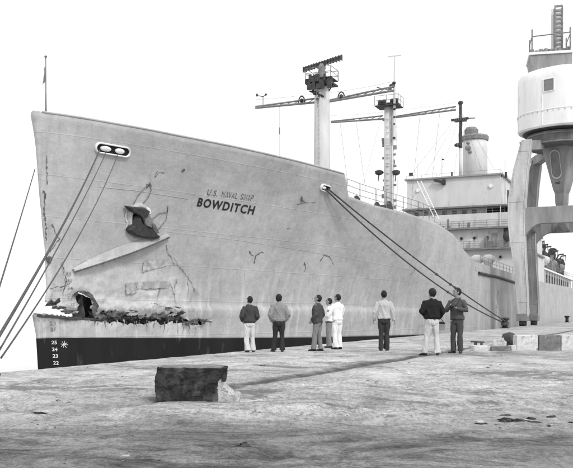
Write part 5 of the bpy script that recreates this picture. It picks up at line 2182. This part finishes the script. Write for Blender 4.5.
def person(px, feet, height, rz, shirt, trouser, label, arms, legs=None, head=(0, 0), hair='short', flare=1.0, bulk=1.0, jacket=False, hem=0.90, lean=0.0, shirt_seed=1.0, sole=M_SHOE, collar=True, belt=True):
    """A standing figure, 1.75 m in its own units, facing +y. arms: two (elbow, wrist, palm normal, curl)."""
    p = ground_at(px, feet)
    sc = height / 1.75
    root = empty('person', (p.x, p.y, ground_z(p.x, p.y)), rz)
    root.scale = (sc, sc, sc)
    tag(root, label, 'person', 'people watching the ship from the quay')
    legs = legs or (((-0.10, 0.02, 0.49), (-0.115, -0.03, 0.08), -0.15), ((0.10, 0.02, 0.49), (0.115, -0.03, 0.08), 0.15))
    ls = lambda z: lean * (z - 0.9)
    # ---- body: one continuous surface
    b = MB()
    tor = [(0.84, .135, .095, 0), (0.92, .160, .112, -.005), (1.02, .145, .10, 0), (1.12, .140, .098, .008), (1.24, .160, .108, .01), (1.34, .175, .108, .0), (1.40, .160, .090, -.01), (1.45, .105, .072, -.012), (1.48, .070, .067, -.006), (1.54, .060, .064, .006), (1.60, .055, .06, .012)]
    b.loft([ering((0, y + ls(z), z), rx * bulk, ry * bulk, 18) for z, rx, ry, y in tor])
    hy, hpitch = head
    HM = Matrix.Translation((0, 0.012 + ls(1.55), 1.540)) @ Matrix.Rotation(hy, 4, 'Z') @ Matrix.Rotation(hpitch, 4, 'X') @ Matrix.Scale(1.07, 4)
    b.ell((0, 0.005, 0.095), (0.074, 0.094, 0.105), HM, 18, 12)
    b.ell((0, 0.038, 0.035), (0.054, 0.058, 0.058), HM)
    b.tube([(0, 0.096, 0.105), (0, 0.114, 0.072), (0, 0.098, 0.062)], [0.010, 0.016, 0.013], 8, HM)
    b.ell((0, 0.082, 0.118), (0.045, 0.016, 0.012), HM)
    b.ell((0, 0.089, 0.036), (0.024, 0.012, 0.009), HM)
    for sx in (-1, 1):
        b.ell((sx * 0.077, -0.002, 0.085), (0.012, 0.022, 0.033), HM, 8, 6)
    for i, sx in enumerate((-1, 1)):
        kn, an, toe = legs[i]
        b.tube([(sx * 0.085, 0, 0.90), (sx * 0.093 * .5 + kn[0] * .5, kn[1] * .5, 0.70), kn, Vector(kn).lerp(Vector(an), 0.35) + Vector((0, -0.015, 0)), an], [0.080, 0.066, 0.045, 0.044, 0.034], 12)
        f = Vector((math.sin(toe), math.cos(toe), 0))
        b.tube([Vector(an) + Vector((0, 0, 0)), Vector(an) - f * 0.03 + Vector((0, 0, -0.04)), Vector(an) + f * 0.14 + Vector((0, 0, -0.05))], [0.036, 0.035, 0.03], 8)
        el, wr, pn, curl = arms[i]
        sh = Vector((sx * 0.175 * bulk, ls(1.38), 1.380))
        el, wr = Vector(el), Vector(wr)
        b.tube([Vector((sx * 0.12, ls(1.4), 1.41)), sh, sh.lerp(el, 0.5), el, el.lerp(wr, 0.35), wr], [0.06, 0.058, 0.048, 0.040, 0.040, 0.027], 12)
        # hand
        d = (wr - el).normalized()
        pn = Vector(pn)
        pn = (pn - d * pn.dot(d)).normalized()
        w = d.cross(pn) * (1 if sx > 0 else -1)     # towards the thumb side
        kn_ = wr + d * 0.085
        b.tube([wr - d * .01, wr + d * 0.03, kn_], [0.024, 0.040, 0.042], 10, flat=0.42, up=w)
        for q, (o_, ln) in enumerate(((0.030, 0.070), (0.010, 0.080), (-0.010, 0.075), (-0.029, 0.058))):
            base = kn_ + w * o_ - d * 0.012
            a1, a2 = curl * 0.7, curl * 1.5
            d1 = d * math.cos(a1) + pn * math.sin(a1)
            d2 = d * math.cos(a2) + pn * math.sin(a2)
            p1 = base + d1 * ln * 0.55
            b.tube([base, p1, p1 + d2 * ln * 0.5], [0.0095, 0.009, 0.007], 7)
        tb = wr + d * 0.03 + w * 0.030
        p1 = tb + (d * 0.6 + w * 0.7 + pn * 0.25).normalized() * 0.035
        b.tube([tb, p1, p1 + (d * 0.9 + w * 0.2 + pn * 0.4).normalized() * 0.032], [0.013, 0.011, 0.008], 7)
    me = remesh(b, 0.0075, 2)
    link_mesh('body', me, M_SKIN, root, True)
    # ---- shirt or jacket
    g = MB()
    ex = 0.022 if jacket else 0.013
    blo = 1.10 if jacket else 1.05
    tors = [(hem, .168, .118, -.004), (hem + .04, .176, .124, -.004), (1.02, .162, .116, 0), (1.12, .162, .114, .006), (1.24, .176, .120, .008), (1.33, .184, .120, .0), (1.39, .160, .104, -.01), (1.44, .112, .082, -.012), (1.495 if collar else 1.475, .074, .072, -.008)]
    g.loft([ering((0, y + ls(z), z), (rx * blo if z < 1.35 else rx) * bulk + (ex if z < 1.45 else .006), (ry * blo if z < 1.35 else ry) * bulk + (ex if z < 1.45 else .006), 22) for z, rx, ry, y in tors])
    for i, sx in enumerate((-1, 1)):
        el, wr, pn, curl = arms[i]
        el, wr = Vector(el), Vector(wr)
        sh = Vector((sx * 0.178 * bulk, ls(1.38), 1.375))
        end = el.lerp(wr, 0.97)
        g.tube([Vector((sx * 0.09, ls(1.4), 1.395)), sh, sh.lerp(el, 0.5), el, el.lerp(wr, 0.5), end], [0.065 + ex * .5, 0.064 + ex, 0.056 + ex, 0.049 + ex, 0.046 + ex, 0.036 + ex * .6], 14)
    me = remesh(g, 0.012, 3, 0.026 if jacket else 0.022, 6.5, shirt_seed, 0.8)
    link_mesh('jacket' if jacket else 'shirt', me, shirt, root, True)
    if jacket:                                      # knitted waistband
        g = MB()
        g.loft([ering((0, ls(hem), hem + dz), rx * bulk, ry * bulk, 22) for dz, rx, ry in ((-0.035, .183, .135), (-0.03, .192, .143), (0.012, .197, .147), (0.02, .186, .138))])
        link_mesh('waistband', remesh(g, 0.012, 2, 0.004, 14, 3), shirt, root, True)
    elif belt:
        g = MB()
        g.loft([ering((0, ls(0.93), 0.915 + dz), rx * bulk, ry * bulk, 22) for dz, rx, ry in ((-0.02, .180, .132), (-0.018, .186, .138), (0.018, .186, .138), (0.02, .180, .132))])
        link_mesh('belt', g.mesh('belt'), M_SHOE, root, True)
    # ---- trousers
    g = MB()
    g.loft([ering((0, y, z), rx * bulk, ry * bulk, 20) for z, rx, ry, y in ((0.80, .150, .118, -.005), (0.86, .172, .130, -.012), (0.93, .172, .126, -.008), (0.985, .162, .118, 0))])
    for i, sx in enumerate((-1, 1)):
        kn, an, toe = legs[i]
        kn, an = Vector(kn), Vector(an)
        cuff = an + Vector((0, 0.012, -0.02))
        hip = Vector((sx * 0.083, 0, 0.86))
        g.tube([hip, hip.lerp(kn, 0.35), hip.lerp(kn, 0.75), kn, kn.lerp(cuff, 0.5), cuff], [0.100 * bulk, 0.097 * bulk, 0.082, 0.073, 0.070 * (0.5 + 0.5 * flare), 0.074 * flare], 14)
    me = remesh(g, 0.012, 3, 0.022, 6.5, shirt_seed + 3, 0.55)
    link_mesh('trousers', me, trouser, root, True)
    # ---- shoes
    for i, sx in enumerate((-1, 1)):
        kn, an, toe = legs[i]
        an = Vector(an)
        T = Matrix.Translation((an.x, an.y, an.z - 0.08)) @ Matrix.Rotation(-toe, 4, 'Z')
        g = MB()
        rings = []
        for yy, w, h in ((-0.075, 0.026, 0.05), (-0.055, 0.036, 0.085), (0.0, 0.040, 0.105), (0.06, 0.044, 0.075), (0.12, 0.048, 0.058), (0.165, 0.042, 0.05), (0.195, 0.022, 0.036)):
            rings.append([(w * math.cos(a), yy, max(0.0, h * 0.5 + h * 0.5 * math.sin(a) * (1 if math.sin(a) > 0 else 1))) for a in [2 * math.pi * k / 12 for k in range(12)]])
        g.loft(rings, T)
        link_mesh('shoe', g.mesh('shoe'), sole, root, True)
    # ---- hair and eyes
    g = MB()
    hv = {'short': (0.082, 0.100, 0.108), 'bushy': (0.092, 0.108, 0.116), 'crop': (0.079, 0.098, 0.106)}[hair]
    g.ell((0, -0.012, 0.108), hv, HM, 20, 12)
    me = remesh(g, 0.008, 1, 0.012 if hair == 'bushy' else 0.009, 30, shirt_seed, 1.0)
    inv = HM.inverted()
    bm = bmesh.new()
    bm.from_mesh(me)
    rm = []
    for fc in bm.faces:
        q = inv @ fc.calc_center_median()
        face_side = q.y > 0.035 and q.z < 0.150
        temple = q.y > -0.005 and q.z < 0.10 
        nape = q.z < (0.012 if hair != 'bushy' else 0.0)
        if face_side or temple or nape: rm.append(fc)
    bmesh.ops.delete(bm, geom=rm, context='FACES')
    bm.to_mesh(me)
    bm.free()
    ho = link_mesh('hair', me, M_HAIR, root, True)
    for sx in (-1, 1):
        g = MB()
        g.ell((sx * 0.031, 0.087, 0.100), (0.012, 0.008, 0.007), HM, 8, 6)
        link_mesh('eye', g.mesh('eye'), M_EYE, root, True)
    g = MB()
    for sx in (-1, 1):
        g.tube([(sx * 0.014, 0.0965, 0.121), (sx * 0.033, 0.094, 0.126), (sx * 0.052, 0.080, 0.120)], 0.006, 6, HM)
    link_mesh('eyebrows', g.mesh('eyebrows'), M_HAIR, root, True)
    return root, sc


def pocket(sx, out=0.27, fwd=0.08, z=0.93):
    return ((sx * out, -0.07, 1.14), (sx * 0.20, fwd, z), (-sx, 0.2, 0), 0.4)


def hang(sx, out=0.27, fwd=0.03):
    return ((sx * (out - 0.02), -0.04, 1.13), (sx * (out + 0.01), fwd, 0.885), (-sx, 0.1, 0), 0.55)


# dark jacket, pale trousers
person(249.5, 352.2, 1.64, R(12), cloth('jacket_charcoal', 0.055), cloth('trousers_pale', 0.56), 'man in a dark jacket and pale flared trousers, hands in pockets, watching the torn bow',
       (pocket(-1, 0.255, 0.13, 0.98), pocket(1, 0.25, 0.13, 0.98)), (((-0.085, 0.02, 0.49), (-0.06, -0.03, 0.08), -0.2), ((0.105, 0.07, 0.49), (0.13, 0.07, 0.08), 0.35)), (R(22), R(10)), 'short', 1.25, 0.95, True, 0.95, shirt_seed=2)
# grey sweater, dark trousers
person(279, 351.7, 1.70, R(4), cloth('sweater_grey', 0.24), cloth('trousers_dark', 0.035), 'man in a mid grey sweater and dark trousers with bushy dark hair, hands in pockets',
       (pocket(-1, 0.275, 0.06, 0.93), pocket(1, 0.28, 0.05, 0.93)), (((-0.12, 0.06, 0.49), (-0.16, 0.05, 0.08), -0.4), ((0.095, 0.02, 0.49), (0.09, -0.03, 0.08), 0.2)), (R(-12), R(6)), 'bushy', 1.1, 1.05, True, 0.965, shirt_seed=5)
# dark jacket seen from the side
person(317.5, 351.0, 1.70, R(62), cloth('jacket_dark', 0.065), cloth('trousers_grey', 0.20), 'man in a dark jacket and grey trousers standing side-on, looking up at the bow',
       (pocket(-1, 0.235, 0.10, 0.95), pocket(1, 0.235, 0.08, 0.93)), (((-0.10, 0.05, 0.49), (-0.12, 0.06, 0.08), -0.2), ((0.10, 0.0, 0.49), (0.11, -0.08, 0.08), 0.2)), (R(14), R(16)), 'short', 1.1, 1.0, True, 0.88, shirt_seed=8)
# white shirt, half hidden
person(329, 347.6, 1.66, R(95), cloth('shirt_white', 0.74), cloth('trousers_midgrey', 0.22), 'man in a white shirt and grey trousers half hidden between two others',
       (((-0.27, 0.06, 1.13), (0.02, 0.21, 1.14), (0, -1, 0), 0.5), ((0.27, 0.06, 1.15), (-0.06, 0.24, 1.18), (0, -1, 0), 0.5)), None, (R(-18), R(8)), 'short', 1.1, 0.97, False, 0.93, shirt_seed=11)
# all in white, arms folded
person(337.5, 349.2, 1.76, R(38), cloth('shirt_bright_white', 0.80), cloth('trousers_white', 0.76), 'man dressed all in white with his arms folded',
       (((-0.29, 0.05, 1.13), (0.02, 0.21, 1.16), (0, -1, 0), 0.5), ((0.28, 0.05, 1.13), (-0.06, 0.24, 1.20), (0, -1, 0), 0.5)), (((-0.09, 0.02, 0.49), (-0.085, -0.03, 0.08), -0.2), ((0.09, 0.02, 0.49), (0.09, -0.03, 0.08), 0.2)), (R(10), R(8)), 'crop', 1.15, 1.0, False, 0.93, shirt_seed=14, belt=False)
# pale shirt, dark trousers, arms hanging
person(384, 350.6, 1.84, R(-4), cloth('shirt_pale', 0.46), cloth('trousers_black', 0.045), 'man in a pale shirt and dark trousers walking towards the ship, arms hanging loose',
       (hang(-1, 0.285, 0.06), hang(1, 0.29, 0.0)), (((-0.085, 0.03, 0.49), (-0.08, -0.04, 0.08), -0.15), ((0.085, 0.05, 0.49), (0.085, 0.06, 0.08), 0.25)), (R(0), R(4)), 'short', 1.1, 1.02, False, 0.93, shirt_seed=17)
# black jacket, pale trousers, with a case
r7, s7 = person(432, 355.2, 1.80, R(8), cloth('jacket_black', 0.020), cloth('trousers_cream', 0.52), 'man in a black jacket and pale trousers with a small case at his hip',
                (((-0.29, -0.04, 1.16), (-0.14, 0.17, 1.06), (0, -1, 0), 0.6), ((0.30, -0.03, 1.14), (0.22, 0.16, 0.98), (-1, 0, 0), 1.4)), (((-0.13, 0.05, 0.49), (-0.19, 0.03, 0.08), -0.45), ((0.115, 0.02, 0.49), (0.14, -0.05, 0.08), 0.25)), (R(20), R(4)), 'bushy', 1.1, 1.08, True, 0.99, shirt_seed=20)
# dark overalls, holding a camera
r8, s8 = person(457, 353.2, 1.86, R(148), cloth('overalls_dark', 0.085), cloth('overalls_trousers_dark', 0.070), 'man in dark work clothes facing the quay, holding a camera at his chest',
                (((-0.29, 0.05, 1.15), (-0.07, 0.27, 1.215), (0.2, 0.4, 1), 1.1), ((0.29, 0.06, 1.15), (0.09, 0.27, 1.235), (-0.2, 0.4, 1), 1.1)), (((-0.09, 0.02, 0.49), (-0.10, -0.02, 0.08), -0.3), ((0.09, 0.03, 0.49), (0.11, -0.02, 0.08), 0.35)), (R(-48), R(4)), 'short', 1.05, 1.0, False, 0.90, shirt_seed=23)


def hand_camera():
    root = empty('camera_in_hand', r8.matrix_basis @ Vector((0.01, 0.34, 1.20)), R(148))
    root.scale = (s8,) * 3
    tag(root, 'small dark camera held at the chest by the man in dark work clothes', 'camera')
    m = MB()
    m.box(-0.075, 0.075, -0.025, 0.025, 0, 0.085)
    m.box(-0.03, 0.03, -0.02, 0.02, 0.085, 0.112)
    m.build('camera_body', M_GEAR, root, bevel=0.006)
    m = MB()
    m.tube([(0.0, 0.025, 0.042), (0.0, 0.085, 0.042)], [0.032, 0.029], 16)
    m.build('lens', M_BLACK, root, True)
    m = MB()
    m.lathe([(0.012, 0.085), (0.012, 0.096)], 10, (0.052, 0, 0))
    m.box(-0.06, 0.06, -0.027, -0.0255, 0.02, 0.05)
    m.build('chrome_trim', M_WHITE, root)
    m = MB()
    inv = root.matrix_basis.inverted() @ r8.matrix_basis
    m.tube([(-0.078, 0, 0.075), inv @ Vector((-0.12, 0.15, 1.38)), inv @ Vector((-0.06, 0.0, 1.49)), inv @ Vector((0.0, -0.085, 1.49)), inv @ Vector((0.06, 0.0, 1.49)), inv @ Vector((0.12, 0.15, 1.38)), (0.078, 0, 0.075)], 0.006, 6)
    m.build('neck_strap', M_BLACK, root, True)


bpy.context.view_layer.update()
hand_camera()


def case():
    root = empty('camera_case', r7.matrix_basis @ Vector((0.275, 0.10, 0.66)), R(8))
    tag(root, 'small dark case hanging by a strap from the man in the black jacket', 'case')
    m = MB()
    m.loft([[(-0.10, -0.06, 0), (0.10, -0.06, 0), (0.10, 0.06, 0), (-0.10, 0.06, 0)], [(-0.105, -0.065, 0.17), (0.105, -0.065, 0.17), (0.105, 0.065, 0.17), (-0.105, 0.065, 0.17)]])
    m.build('case_body', M_CRANEDARK, root, bevel=0.015)
    m = MB()
    m.loft([[(-0.115, -0.075, 0.172), (0.115, -0.075, 0.172), (0.115, 0.075, 0.172), (-0.115, 0.075, 0.172)], [(-0.08, -0.05, 0.235), (0.08, -0.05, 0.235), (0.08, 0.05, 0.235), (-0.08, 0.05, 0.235)]])
    m.build('lid', M_BLACK, root, bevel=0.012)
    m = MB()
    m.tube([(-0.10, 0, 0.20), (-0.075, 0.01, 0.30), (-0.05, 0.06, 0.36), (0.0, 0.03, 0.33), (0.10, 0, 0.20)], 0.008, 6)
    m.build('strap', M_BLACK, root, True)


case()

# no more than thing > part > sub-part
def depth(o):
    n = 0
    while o.parent is not None:
        o = o.parent
        n += 1
    return n


for o in list(bpy.data.objects):
    while depth(o) > 2:
        o.parent = o.parent.parent
print('done', len(bpy.data.objects))
